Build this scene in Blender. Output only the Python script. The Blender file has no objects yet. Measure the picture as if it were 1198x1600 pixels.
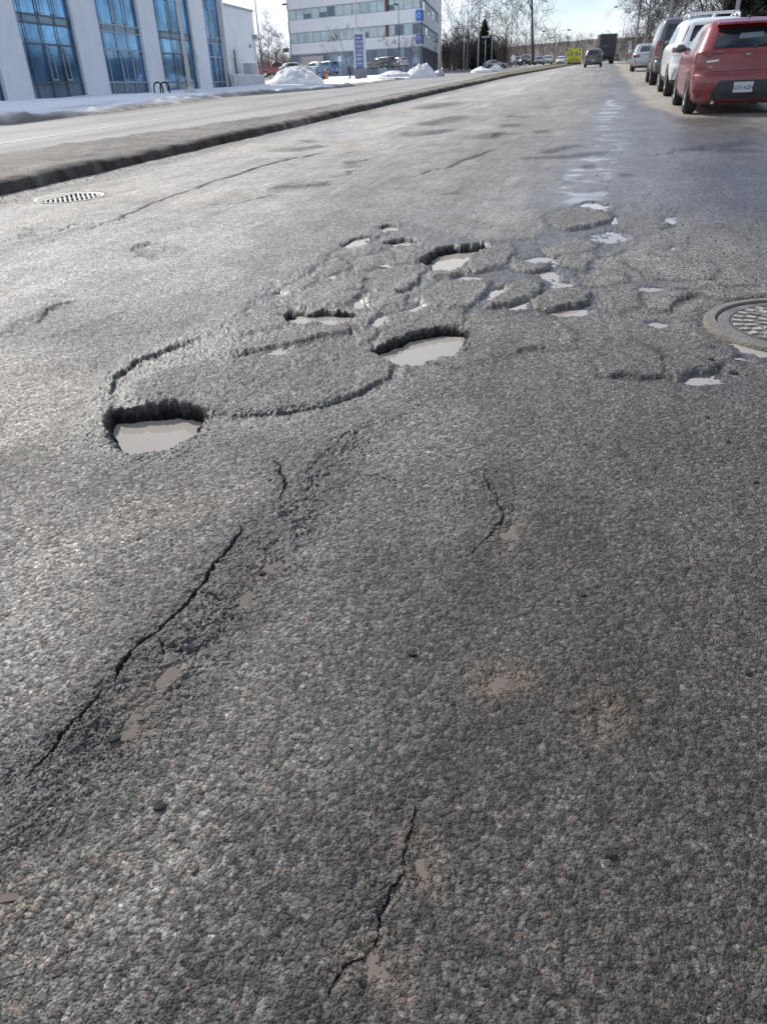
import bpy, bmesh, math, random
import numpy as np
from mathutils import Vector, Matrix, Quaternion
D = bpy.data; S = bpy.context.scene; COL = S.collection
R = math.radians
random.seed(7)
# ------------------------------------------------------------------ camera
F = 1135.0; CX = 599.0; CY = 800.0; H = 1.0
roll = math.atan(0.046); pitch = math.atan(700*math.cos(roll)/F); yaw = R(16.1)
fw = np.array([-math.sin(yaw)*math.cos(pitch), math.cos(yaw)*math.cos(pitch), -math.sin(pitch)])
_r0 = np.array([math.cos(yaw), math.sin(yaw), 0.0]); _u0 = np.cross(_r0, fw)
rt = math.cos(roll)*_r0 - math.sin(roll)*_u0
up = math.sin(roll)*_r0 + math.cos(roll)*_u0
EYE = np.array([0.0, 0.0, H])
cam = D.cameras.new('camera'); camo = D.objects.new('camera', cam); COL.objects.link(camo)
camo.matrix_world = Matrix(((rt[0], up[0], -fw[0], 0), (rt[1], up[1], -fw[1], 0), (rt[2], up[2], -fw[2], H), (0, 0, 0, 1)))
cam.sensor_fit = 'VERTICAL'; cam.sensor_height = 24.0; cam.lens = 24.0*F/1600.0
cam.clip_start = 0.05; cam.clip_end = 5000
S.camera = camo
# ------------------------------------------------------------------ sky, sun, exposure
SUN_AZ = R(-50.0); SUN_EL = R(36.0)          # azimuth from +Y, positive towards +X
w = D.worlds.new('World'); S.world = w; w.use_nodes = True
nt = w.node_tree; nt.nodes.clear()
def N(nt, t, **k):
    n = nt.nodes.new(t)
    for a, b in k.items(): setattr(n, a, b)
    return n
wo = N(nt, 'ShaderNodeOutputWorld'); bg = N(nt, 'ShaderNodeBackground'); bg.inputs[1].default_value = 0.085
sky = N(nt, 'ShaderNodeTexSky', sky_type='NISHITA'); sky.sun_disc = False
sky.sun_elevation = SUN_EL; sky.sun_rotation = SUN_AZ; sky.dust_density = 0.25; sky.air_density = 1.0; sky.ozone_density = 2.0
tc = N(nt, 'ShaderNodeTexCoord'); mp = N(nt, 'ShaderNodeMapping'); mp.inputs['Scale'].default_value = (1.0, 1.0, 3.2)
mp.inputs['Location'].default_value = (3.3, 1.2, 0.4)
ns = N(nt, 'ShaderNodeTexNoise'); ns.inputs['Scale'].default_value = 2.1; ns.inputs['Detail'].default_value = 7; ns.inputs['Roughness'].default_value = 0.6
rp = N(nt, 'ShaderNodeValToRGB'); rp.color_ramp.elements[0].position = 0.40; rp.color_ramp.elements[1].position = 0.66
sx = N(nt, 'ShaderNodeSeparateXYZ')
# thin cloud veil, thicker low down and towards the sun side (west)
hz = N(nt, 'ShaderNodeMapRange'); hz.inputs[1].default_value = 0.0; hz.inputs[2].default_value = 0.55; hz.inputs[3].default_value = 0.75; hz.inputs[4].default_value = 0.0
ws = N(nt, 'ShaderNodeMapRange'); ws.inputs[1].default_value = 0.25; ws.inputs[2].default_value = -0.75; ws.inputs[3].default_value = 0.0; ws.inputs[4].default_value = 1.0
ad = N(nt, 'ShaderNodeMath', operation='ADD'); ad2 = N(nt, 'ShaderNodeMath', operation='ADD', use_clamp=True)
mx = N(nt, 'ShaderNodeMix', data_type='RGBA'); mx.inputs['B'].default_value = (11.6, 12.4, 13.6, 1)
L = nt.links.new
L(tc.outputs['Generated'], mp.inputs[0]); L(mp.outputs[0], ns.inputs[0]); L(ns.outputs[0], rp.inputs[0])
L(tc.outputs['Generated'], sx.inputs[0]); L(sx.outputs[2], hz.inputs[0]); L(sx.outputs[0], ws.inputs[0])
ml = N(nt, 'ShaderNodeMath', operation='MULTIPLY'); ml.inputs[1].default_value = 0.8
L(rp.outputs[0], ml.inputs[0]); L(ml.outputs[0], ad.inputs[0]); 
m3 = N(nt, 'ShaderNodeMath', operation='MULTIPLY'); L(hz.outputs[0], m3.inputs[0]); L(ws.outputs[0], m3.inputs[1])
m4 = N(nt, 'ShaderNodeMath', operation='MULTIPLY'); m4.inputs[1].default_value = 1.9; L(m3.outputs[0], m4.inputs[0])
L(m4.outputs[0], ad.inputs[1]); L(ad.outputs[0], ad2.inputs[0]); ad2.inputs[1].default_value = 0.05
L(ad2.outputs[0], mx.inputs['Factor']); tn = N(nt, 'ShaderNodeVectorMath', operation='MULTIPLY'); tn.inputs[1].default_value = (0.80, 0.98, 1.22); L(sky.outputs[0], tn.inputs[0]); L(tn.outputs[0], mx.inputs['A']); L(mx.outputs['Result'], bg.inputs[0]); L(bg.outputs[0], wo.inputs[0])
sl = D.lights.new('sun', 'SUN'); sl.energy = 4.6; sl.angle = R(0.55); sl.color = (1.0, 0.95, 0.87)
so = D.objects.new('sun', sl); COL.objects.link(so)
sd = Vector((math.sin(SUN_AZ)*math.cos(SUN_EL), math.cos(SUN_AZ)*math.cos(SUN_EL), math.sin(SUN_EL)))
so.rotation_euler = sd.to_track_quat('Z', 'Y').to_euler(); so.location = (-30, 20, 40)
vs = S.view_settings; vs.view_transform = 'Standard'; vs.look = 'None'; vs.exposure = 0.15; vs.gamma = 1; vs.use_curve_mapping = False
# ------------------------------------------------------------------ helpers
def ray(x, y): return fw*F + rt*(x-CX) - up*(y-CY)
def TL(X, Y):
    """ground level left of the median: it falls away gently against the climbing road"""
    k = min(1, max(0, (-X-8.6)/6.0)); k = k*k*(3-2*k)
    return -1.0*k*(1-math.exp(-max(0, Y-35)/55.0))
def P(x, y, z=0.0):
    d = ray(x, y); t = (z-H)/d[2]; return EYE + d*t
def PG(x, y, dz=0.0):
    p = P(x, y)
    for _ in range(12): p = P(x, y, TL(p[0], p[1])+dz)
    return p
def at(x, y, depth):
    """point on the ray through a pixel at a given distance along the view axis"""
    return EYE + ray(x, y)*(depth/F)
def proj(p):
    q = np.array(p)-EYE; z = q@fw; return CX+F*(q@rt)/z, CY-F*(q@up)/z, z
def tag(o, label=None, cat=None, group=None, kind=None):
    if label: o['label'] = label
    if cat: o['category'] = cat
    if group: o['group'] = group
    if kind: o['kind'] = kind
    return o
def empty(name, loc=(0, 0, 0), rot=(0, 0, 0)):
    o = D.objects.new(name, None); COL.objects.link(o); o.location = [float(v) for v in loc]; o.rotation_euler = rot; o.empty_display_size = 0.3
    return o
def thing(name, label, cat, loc=(0, 0, 0), rz=0, group=None, rx=0):
    return tag(empty(name, loc, (rx, 0, rz)), label, cat, group)
class MB:
    """collects verts and faces, then builds one mesh object"""
    def __init__(s): s.v = []; s.f = []; s.m = []
    def add(s, vs, fs, mi=0):
        b = len(s.v); s.v += [tuple(map(float, q)) for q in vs]; s.f += [tuple(b+i for i in f) for f in fs]; s.m += [mi]*len(fs)
    def box(s, x0, x1, y0, y1, z0, z1, mi=0, M=None):
        vs = [(x0, y0, z0), (x1, y0, z0), (x1, y1, z0), (x0, y1, z0), (x0, y0, z1), (x1, y0, z1), (x1, y1, z1), (x0, y1, z1)]
        if M is not None: vs = [tuple(M @ Vector(q)) for q in vs]
        s.add(vs, [(0, 3, 2, 1), (4, 5, 6, 7), (0, 1, 5, 4), (1, 2, 6, 5), (2, 3, 7, 6), (3, 0, 4, 7)], mi)
    def tube(s, pts, rads, n=8, mi=0, cap=True):
        pts = [Vector(p) for p in pts]; rings = []
        if not hasattr(rads, '__len__'): rads = [rads]*len(pts)
        a = None
        for i, p in enumerate(pts):
            d = (pts[min(i+1, len(pts)-1)]-pts[max(i-1, 0)]).normalized()
            if a is None: a = d.orthogonal().normalized()
            a = (a - d*a.dot(d))
            a = a.normalized() if a.length > 1e-6 else d.orthogonal().normalized()
            b = d.cross(a)
            rings.append([p+(a*math.cos(2*math.pi*k/n)+b*math.sin(2*math.pi*k/n))*rads[i] for k in range(n)])
        vs = [q for r_ in rings for q in r_]; fs = []
        for i in range(len(rings)-1):
            for k in range(n):
                k2 = (k+1) % n; fs.append((i*n+k, i*n+k2, (i+1)*n+k2, (i+1)*n+k))
        if cap: fs.append(tuple(range(n))[::-1]); fs.append(tuple((len(rings)-1)*n+k for k in range(n)))
        s.add(vs, fs, mi)
    def lathe(s, prof, n=24, c=(0, 0, 0), axis='z', mi=0):
        vs = []; fs = []
        for r_, h_ in prof:
            for k in range(n):
                a = 2*math.pi*k/n; p, q = r_*math.cos(a), r_*math.sin(a)
                vs.append((c[0]+p, c[1]+q, c[2]+h_) if axis == 'z' else (c[0]+h_, c[1]+p, c[2]+q) if axis == 'x' else (c[0]+p, c[1]+h_, c[2]+q))
        for i in range(len(prof)-1):
            for k in range(n):
                k2 = (k+1) % n; fs.append((i*n+k, i*n+k2, (i+1)*n+k2, (i+1)*n+k))
        s.add(vs, fs, mi)
    def build(s, name, mats, parent=None, smooth=False, loc=None):
        me = D.meshes.new(name); me.from_pydata(s.v, [], s.f); me.update()
        if not isinstance(mats, (list, tuple)): mats = [mats]
        for m_ in mats: me.materials.append(m_)
        if len(mats) > 1: me.polygons.foreach_set('material_index', s.m)
        if smooth: me.polygons.foreach_set('use_smooth', [True]*len(me.polygons))
        o = D.objects.new(name, me); COL.objects.link(o)
        if parent is not None: o.parent = parent
        if loc is not None: o.location = loc
        return o
def autosmooth(o, ang=35):
    me = o.data; bm = bmesh.new(); bm.from_mesh(me)
    bmesh.ops.recalc_face_normals(bm, faces=bm.faces)
    for f in bm.faces: f.smooth = True
    for e in bm.edges:
        e.smooth = not (len(e.link_faces) == 2 and e.calc_face_angle(0) > R(ang))
    bm.to_mesh(me); bm.free(); return o
MATS = {}
def mat(name, col, rough=0.6, metal=0.0, noise=0.0, nscale=8.0, bump=0.0, bscale=40.0, spec=0.5, coat=0.0, ior=None, col2=None, emit=None, dirt=0.0):
    if name in MATS: return MATS[name]
    m = D.materials.new(name); m.use_nodes = True; nt = m.node_tree; b = nt.nodes['Principled BSDF']
    b.inputs['Base Color'].default_value = (*col, 1); b.inputs['Roughness'].default_value = rough; b.inputs['Metallic'].default_value = metal
    b.inputs['Specular IOR Level'].default_value = spec; b.inputs['Coat Weight'].default_value = coat; b.inputs['Coat Roughness'].default_value = 0.06
    if ior: b.inputs['IOR'].default_value = ior
    L = nt.links.new
    tc = N(nt, 'ShaderNodeTexCoord')
    if noise > 0 or col2:
        n = N(nt, 'ShaderNodeTexNoise'); n.inputs['Scale'].default_value = nscale; n.inputs['Detail'].default_value = 6; n.inputs['Roughness'].default_value = 0.65
        L(tc.outputs['Object'], n.inputs['Vector'])
        mr = N(nt, 'ShaderNodeMapRange'); mr.inputs[1].default_value = 0.35; mr.inputs[2].default_value = 0.65; mr.clamp = True
        L(n.outputs['Fac'], mr.inputs[0])
        mx = N(nt, 'ShaderNodeMix', data_type='RGBA')
        c2 = col2 if col2 else tuple(c*(1-noise) for c in col); c1 = col if col2 else tuple(min(1, c*(1+noise)) for c in col)
        mx.inputs['A'].default_value = (*c1, 1); mx.inputs['B'].default_value = (*c2, 1)
        L(mr.outputs[0], mx.inputs['Factor']); L(mx.outputs['Result'], b.inputs['Base Color'])
    if bump > 0:
        n2 = N(nt, 'ShaderNodeTexNoise'); n2.inputs['Scale'].default_value = bscale; n2.inputs['Detail'].default_value = 5
        L(tc.outputs['Object'], n2.inputs['Vector'])
        bp = N(nt, 'ShaderNodeBump'); bp.inputs['Strength'].default_value = bump; bp.inputs['Distance'].default_value = 0.02
        L(n2.outputs['Fac'], bp.inputs['Height']); L(bp.outputs[0], b.inputs['Normal'])
    if emit: b.inputs['Emission Color'].default_value = (*emit[0], 1); b.inputs['Emission Strength'].default_value = emit[1]
    MATS[name] = m; return m
# numpy noise
def hsh(ix, iy, k=0):
    n = (ix.astype(np.int64)*374761393 + iy.astype(np.int64)*668265263 + k*1274126177) & 0x7fffffff
    n = ((n ^ (n >> 13))*1274126177) & 0x7fffffff
    n = ((n ^ (n >> 15))*2246822519) & 0x7fffffff
    return ((n ^ (n >> 16)) & 0xffffff)/float(0xffffff)
def vnoise(X, Y, k=0):
    ix = np.floor(X); iy = np.floor(Y); fx = X-ix; fy = Y-iy
    fx = fx*fx*(3-2*fx); fy = fy*fy*(3-2*fy)
    a = hsh(ix, iy, k); b = hsh(ix+1, iy, k); c = hsh(ix, iy+1, k); d = hsh(ix+1, iy+1, k)
    return (a*(1-fx)+b*fx)*(1-fy)+(c*(1-fx)+d*fx)*fy*1.0
def fbm(X, Y, s, o=3, k=0, g=0.5):
    r_ = 0; a = 1; t = 0; f = 1.0/s
    for i in range(o):
        r_ = r_ + a*(vnoise(X*f+i*17.3, Y*f-i*9.1, k+i)-0.5); t += a; a *= g; f *= 2.03
    return r_/t*2
def sst(a, b, x):
    t = np.clip((x-a)/(b-a), 0, 1); return t*t*(3-2*t)
def sdf_poly(X, Y, poly):
    d = np.full(X.shape, 1e9); ins = np.zeros(X.shape, bool); n = len(poly)
    for i in range(n):
        ax, ay = poly[i]; bx, by = poly[(i+1) % n]; ex, ey = bx-ax, by-ay
        wx = X-ax; wy = Y-ay; t = np.clip((wx*ex+wy*ey)/(ex*ex+ey*ey+1e-12), 0, 1)
        d = np.minimum(d, (wx-ex*t)**2+(wy-ey*t)**2)
        c = ((ay > Y) != (by > Y)) & (X < (bx-ax)*(Y-ay)/((by-ay) if abs(by-ay) > 1e-12 else 1e-12)+ax)
        ins ^= c
    d = np.sqrt(d); return np.where(ins, -d, d)
def d_line(X, Y, pl):
    """distance, side (+ = right of travel), arc parameter 0..1"""
    best = np.full(X.shape, 1e9); side = np.zeros(X.shape); par = np.zeros(X.shape)
    ls = [math.dist(pl[i], pl[i+1]) for i in range(len(pl)-1)]; tot = sum(ls); acc = 0
    for i in range(len(pl)-1):
        ax, ay = pl[i]; bx, by = pl[i+1]; ex, ey = bx-ax, by-ay
        wx = X-ax; wy = Y-ay; t = np.clip((wx*ex+wy*ey)/(ex*ex+ey*ey+1e-12), 0, 1)
        dd = (wx-ex*t)**2+(wy-ey*t)**2; m = dd < best
        best = np.where(m, dd, best); side = np.where(m, np.sign(wx*ey-wy*ex), side); par = np.where(m, (acc+t*ls[i])/tot, par); acc += ls[i]
    return np.sqrt(best), side, par
# ------------------------------------------------------------------ road surface
def W2(pts, z=0.0): return [tuple(P(x, y, z)[:2]) for x, y in pts]
NR, NC, NX = 1060, 1000, 64
ROAD_L, ROAD_R = -5.93, 7.0
a0, a1 = math.atan(0.02), math.atan(250.0)
Ys = np.tan(np.linspace(a0, a1, NR)); Ys = np.concatenate([np.linspace(-3.0, 0.0, 26), Ys])
XL = np.maximum(ROAD_L, -(0.62+0.95*np.maximum(Ys, -0.3))); XR = np.minimum(ROAD_R, 0.62+0.21*np.maximum(Ys, 0))
tt = np.linspace(0, 1, NC); te = np.linspace(0, 1, NX, endpoint=False)
cols = [ROAD_L+(XL-ROAD_L)[:, None]*te[None, :]**0.6, XL[:, None]+(XR-XL)[:, None]*tt[None, :], (XR[:, None]+(ROAD_R-XR)[:, None]*(1-te[None, ::-1])**1.7)[:, :]]
cols[2] = XR[:, None]+(ROAD_R-XR)[:, None]*((np.arange(1, NX+1)/NX)[None, :])**1.6
X = np.concatenate(cols, axis=1); Y = np.repeat(Ys[:, None], X.shape[1], axis=1)
shp = X.shape
# columns that fall on one line where the fine part already reaches the road edge are spread a hair apart
X = X + (np.arange(shp[1])[None, :]-shp[1]/2)*2e-6
X = X.ravel(); Y = Y.ravel()
DIST = np.sqrt(X*X+Y*Y)
near = 1-sst(2.2, 6.0, DIST)
# ragged coordinates for every edge
wa = np.clip(0.35+0.2*DIST, 0.35, 1.6)
wx = X + .0045*fbm(X, Y, .014, 3, 13, .7) + 0.024*wa*fbm(X, Y, 0.06, 4, 11, .6) + 0.05*wa*fbm(X, Y, 0.3, 2, 12); wy = Y + .0045*fbm(X, Y, .014, 3, 23, .7) + 0.030*wa*fbm(X, Y, 0.06, 4, 21, .6) + 0.06*wa*fbm(X, Y, 0.3, 2, 22)
Z = 0.006*fbm(X, Y, 1.7, 2, 1) + 0.0036*fbm(X, Y, 0.28, 3, 2)
ALB = np.zeros((X.size, 3)); WET = np.zeros(X.size); ROUGH = np.zeros(X.size); MUD = np.zeros(X.size)
def bb(poly, m):
    xs = [p[0] for p in poly]; ys = [p[1] for p in poly]
    return np.nonzero((wx > min(xs)-m) & (wx < max(xs)+m) & (wy > min(ys)-m) & (wy < max(ys)+m))[0]
EDG = np.zeros(X.size)
def dip(poly, depth, edge, wet=0.0, rough=0.0, mud=0.0, z=0.0, flat=False):
    poly = W2(poly, z) if not flat else poly; i = bb(poly, edge*3+0.1)
    d = sdf_poly(wx[i], wy[i], poly); k = sst(edge*0.5, -edge*0.5, d)
    Z[i] -= depth*k
    WET[i] = np.maximum(WET[i], wet*sst(edge+0.06, -0.01, d)); ROUGH[i] = np.maximum(ROUGH[i], rough*sst(edge+0.05, 0, d)); MUD[i] = np.maximum(MUD[i], mud*sst(edge+0.02, 0, d))
def scarp(pl, depth, reach, wet=0.0, rough=0.5, fade=True, ew=0.007):
    """the side towards the camera lies lower; the drop runs out over 'reach'"""
    pl = W2(pl); i = bb(pl, reach*3+0.05); d, s, t = d_line(wx[i], wy[i], pl)
    sd_ = d*s; env = sst(0, 0.12, t)*sst(1, 0.88, t) if fade else 1.0
    e = np.maximum(np.maximum(ew, 0.0016*DIST[i]), .0011*Y[i]**2*(Y[i] > 4)); depth = depth*(1+np.clip((Y[i]-4)/5, 0, 2.2))
    k = sst(-e*0.3, e*1.4, sd_)*np.exp(-np.maximum(sd_, 0)/reach)*env
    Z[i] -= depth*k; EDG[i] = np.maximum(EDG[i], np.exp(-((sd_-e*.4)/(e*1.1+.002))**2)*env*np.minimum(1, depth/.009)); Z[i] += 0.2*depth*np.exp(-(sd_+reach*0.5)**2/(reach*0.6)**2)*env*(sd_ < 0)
    ROUGH[i] = np.maximum(ROUGH[i], rough*np.exp(-(d/0.035)**2)*env); WET[i] = np.maximum(WET[i], wet*k)
def crack(pl, width, depth, rough=0.4, ends=0.25):
    pl = W2(pl); i = bb(pl, 0.25); d, s, t = d_line(wx[i], wy[i], pl)
    env = sst(0, ends, t)*sst(1, 1-ends, t); wv = width*(0.6+0.8*hsh(np.floor(t*60), np.floor(t*0), 5))*env
    e = np.maximum(wv, np.maximum(0.0008*DIST[i], .0011*(Y[i]-3)**2*(Y[i] > 3))*(env > 0.05))+1e-5
    Z[i] -= depth*sst(e, e*0.25, d)*env; ROUGH[i] = np.maximum(ROUGH[i], rough*np.exp(-(d/0.05)**2)*env)
    CR[i] = np.maximum(CR[i], sst(e*1.3, e*0.3, d)*env)
CR = np.zeros(X.size)
def band(pl, wid, rough, wet, drop=0.0):
    pl = W2(pl); i = bb(pl, wid*3); d, s, t = d_line(wx[i], wy[i], pl); k = np.exp(-(d/wid)**2)*sst(0, .1, t)
    k = k*np.clip(0.75+0.9*fbm(X[i], Y[i], 0.09, 2, 51), 0, 1)
    ROUGH[i] = np.maximum(ROUGH[i], rough*k); WET[i] = np.maximum(WET[i], wet*k); Z[i] -= drop*k
# -- the broken-up field in the middle of the lane: the top course has scaled off in scallops
FIELD = [(165,610),(185,585),(240,550),(300,528),(360,505),(400,470),(430,440),(470,420),(520,392),(545,378),(600,352),(650,345),(700,360),(760,376),(830,372),(850,350),(870,326),(930,316),(968,335),(975,370),(940,400),(930,450),(940,478),(930,494),(860,497),(770,484),(735,492),(725,520),(700,545),(650,565),(625,575),(570,606),(500,630),(440,642),(380,648),(320,645),(300,700),(240,712),(180,700),(158,660)]
dip(FIELD, 0.008, 0.10, wet=0.5, rough=0.55)
PLATES = [([(200,604),(262,577),(330,562),(420,549),(500,541),(580,541),(628,556),(618,577),(560,606),(500,627),(430,641),(370,643),(322,633),(238,627)], .015, 0.10),
 ([(345,548),(400,528),(450,512),(510,500),(545,502),(548,512),(520,522),(460,536),(400,551)], .012, .2),
 ([(470,455),(520,440),(560,430),(578,436),(570,450),(555,466),(520,475),(475,472),(455,464)], .014, .3),
 ([(560,432),(600,418),(640,412),(668,420),(655,438),(630,452),(590,453),(570,446)], .013, .35),
 ([(585,530),(600,505),(640,485),(690,470),(735,478),(728,505),(690,514),(640,522),(600,540)], .013, .5),
 ([(664,462),(690,440),(730,432),(768,436),(766,456),(740,474),(700,480),(670,474)], .016, .25),
 ([(765,477),(790,455),(800,440),(830,432),(852,440),(850,456),(820,468),(790,476)], .016, .2),
 ([(842,482),(840,468),(862,452),(900,449),(922,458),(924,474),(895,482),(862,487)], .019, .2),
 ([(738,416),(740,398),(765,386),(800,384),(815,394),(800,410),(775,418),(750,421)], .015, .2),
 ([(800,418),(812,402),(845,412),(872,404),(868,416),(840,424),(815,425)], .012, .3),
 ([(850,392),(870,378),(910,372),(925,382),(905,396),(870,402)], .010, .4),
 ([(858,350),(862,334),(890,323),(930,320),(957,333),(950,346),(915,353),(880,358)], .016, .15),
 ([(672,425),(690,418),(735,415),(738,422),(712,430),(680,437)], .014, .3),
 ([(560,520),(590,506),(596,512),(575,528),(562,528)], .012, .3),
 ([(545,412),(560,398),(620,388),(660,396),(650,408),(600,412),(560,420)], .010, .35),
 ([(776,442),(782,436),(798,437),(798,442),(785,446)], .012, .2),
 ([(1005,462),(1020,450),(1092,452),(1066,468),(1050,487),(1015,486)], .011, .2), ([(1096,455),(1210,447),(1210,470),(1140,474)], .010, .2), ([(925,562),(1000,540),(1042,572),(1035,588),(930,588)], .010, .1), ([(1040,562),(1100,546),(1152,560),(1130,578),(1062,590)], .011, .1),
 ([(736,492),(860,500),(905,522),(900,545),(820,546),(742,560),(728,522)], .008, .1), ([(980,405),(1020,398),(1120,410),(1110,436),(1000,436)], .007, .3), ([(350,505),(430,470),(455,478),(470,492),(420,512),(365,520)], .010, .1),
 ([(500,392),(540,384),(580,378),(600,388),(560,396),(520,402)], .010, .1), ([(610,388),(655,384),(672,392),(655,402),(615,400)], .010, .1), ([(490,412),(530,404),(545,414),(520,424),(486,430)], .010, .1), ([(575,456),(620,452),(650,458),(640,474),(600,480),(576,470)], .011, .1), ([(440,440),(470,430),(492,436),(470,452),(440,456)], .010, .1),
 ([(560,490),(590,484),(604,492),(580,502),(556,500)], .010, .1), ([(826,456),(850,448),(868,446),(850,456)], .010, .1), ([(880,402),(920,392),(940,402),(915,418),(885,416)], .010, .1), ([(905,424),(960,420),(975,436),(930,446),(905,440)], .009, .1), ([(935,456),(990,452),(1000,474),(960,490),(935,482)], .009, .1),
 ([(472,500),(480,496),(500,498),(502,504),(488,508)], .016, .6)]
PLT = np.zeros(X.size)
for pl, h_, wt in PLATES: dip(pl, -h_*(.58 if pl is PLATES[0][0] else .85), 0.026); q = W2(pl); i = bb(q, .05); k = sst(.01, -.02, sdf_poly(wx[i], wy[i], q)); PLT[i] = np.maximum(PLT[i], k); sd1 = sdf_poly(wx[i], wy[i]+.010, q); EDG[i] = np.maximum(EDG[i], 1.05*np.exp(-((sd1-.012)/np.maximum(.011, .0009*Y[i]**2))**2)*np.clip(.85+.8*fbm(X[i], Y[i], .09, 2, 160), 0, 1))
# -- scarps: every ledge whose shaded face is turned to the camera
for a in [([(160,622),(178,590),(225,558),(290,532),(320,524)], .013, .05, .3, .8), ([(330,560),(400,548),(450,535),(505,522),(545,512),(547,503)], .012, .05, .3, .5),
 ([(320,634),(370,647),(430,643),(500,630),(560,608),(605,585),(622,568)], .011, .09, 0.0, .5), ([(410,470),(440,448),(480,420),(545,384)], .006, .06, 0, .3),
 ([(450,478),(478,476),(520,482),(560,486),(575,482)], .012, .04, .3, .4), ([(532,452),(560,452),(575,435)], .01, .05, .2, .4), ([(620,455),(640,450),(662,430)], .01, .05, .2, .4),
 ([(590,536),(620,536),(670,522),(726,510)], .014, .05, .3, .8), ([(735,575),(700,566),(640,566)][::-1], .006, .06, 0, .6), ([(790,550),(820,545),(850,545)], .006, .05, 0, .2),
 ([(660,400),(690,388),(750,380)], .012, .05, .2, .5), ([(672,436),(700,431),(738,423)], .010, .04, .2, .3), ([(845,488),(880,484),(926,474)], .012, .04, .2, .3), ([(745,422),(775,420),(805,416)], .01, .04, 0, .3),
 ([(765,479),(800,478),(850,462)], .01, .04, .2, .3), ([(880,358),(910,354),(950,347)], .011, .05, .2, .3), ([(820,425),(850,424),(872,412)], .009, .04, .2, .3),
 ([(930,590),(980,587),(1040,590),(1075,592),(1130,578),(1150,570)], .009, .06, .1, .3), ([(1005,480),(1045,487),(1062,468),(1095,458)], .009, .05, .1, .3), ([(1090,460),(1140,474),(1198,470)], .009, .05, .1, .3),
 ([(985,440),(1040,450),(1120,446),(1198,444)], .007, .05, .2, .2), ([(1160,500),(1120,520)][::-1], .006, .03, .1, .3),
 ([(50,500),(60,486),(82,477),(106,472)], .010, .09, 0, .5), ([(0,524),(50,516)], .006, .07, 0, .3), ([(66,466),(100,460)], .006, .07, 0, .2), ([(195,388),(225,398),(236,403)], .006, .04, 0, .5), ([(205,384),(232,380)], .008, .05, 0, .6),
 ([(425,291),(470,289),(516,284)], .012, .25, 0, .3), ([(528,256),(562,252),(556,264)], .010, .2, 0, .2), ([(418,234),(465,233),(503,226)], .014, .35, 0, .3), ([(470,221),(492,219)], .010, .3, 0, .2),
 ([(622,208),(660,207),(700,200)], .013, .4, 0, .5), ([(640,197),(720,180)], .012, .4, 0, .5), ([(742,210),(768,211),(786,206)], .022, .35, .2, .4), ([(775,197),(810,194)], .013, .4, .2, .2), ([(790,182),(815,180)], .012, .4, .2, .2),
 ([(800,248),(850,246),(900,243),(962,235)], .010, .2, .6, .3), ([(840,239),(890,228),(915,226)], .008, .2, .6, .2), ([(900,262),(930,258)], .01, .15, .6, .2), ([(960,272),(985,270)], .01, .2, .3, .2), ([(830,205),(865,204)], .010, .3, .4, .2),
 ([(1046,231),(1085,231),(1130,227),(1172,219)], .013, .25, .5, .1), ([(1118,229),(1140,234),(1192,232)], .012, .25, .5, .1), ([(1045,238),(1065,239)], .010, .2, .5, .1), ([(1052,345),(1040,352),(1022,358)][::-1], .007, .08, .4, .8),
 ([(1015,398),(1025,390),(1020,380)][::-1], .006, .06, .4, .3), ([(930,405),(960,398),(962,388)], .006, .06, .2, .3), ([(970,1096),(1000,1104),(1016,1122)], .003, .03, .1, .3),
 ([(680,305),(720,300)], .004, .1, .2, .2), ([(560,150),(640,138)], .010, .8, 0, .2), ([(520,375),(545,382),(580,372),(600,362)], .008, .05, .2, .5), ([(640,172),(700,160)], .010, .6, 0, .2), ([(728,350),(800,362)], .003, .1, 0, .2)]:
    scarp(a[0], a[1], a[2], a[3], a[4])
# -- the deep holes: outline, depth, water level below the road, water colour strength
HOLES = [('first', [(172,652),(180,634),(240,629),(316,633),(322,646),(304,668),(280,692),(243,706),(206,704),(178,684)], .090, .060),
 ('second', [(592,542),(640,522),(690,514),(730,515),(726,532),(704,552),(655,566),(618,560)], .066, .038),
 ('third', [(660,402),(680,390),(712,384),(752,381),(748,393),(728,406),(708,420),(684,420),(668,411)], .080, .050),
 ('fourth', [(448,488),(475,480),(530,482),(566,485),(542,494),(522,503),(478,503),(455,497)], .055, .034),
 ('fifth', [(610,378),(632,373),(652,374),(646,384),(620,385)], .045, .026),
 ('sixth', [(588,353),(606,349),(624,350),(616,357),(596,358)], .035, .018),
 ('seventh', [(538,384),(556,373),(580,369),(572,378),(552,386)], .022, .010)]
HOL = np.zeros(X.size)
for nm, pl, dp, wl in HOLES:
    dip(pl, dp, 0.045, wet=0.2, rough=1.0, mud=0.0); q = W2(pl); i = bb(q, .1); sd0 = sdf_poly(wx[i], wy[i], q); HOL[i] = np.maximum(HOL[i], sst(.028, -.004, sd0)); Z[i] += np.exp(-((sd0+.012)/.03)**2)*(.016*fbm(X[i], Y[i], .035, 3, 141)+.012*fbm(X[i], Y[i], .011, 2, 142))
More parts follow.
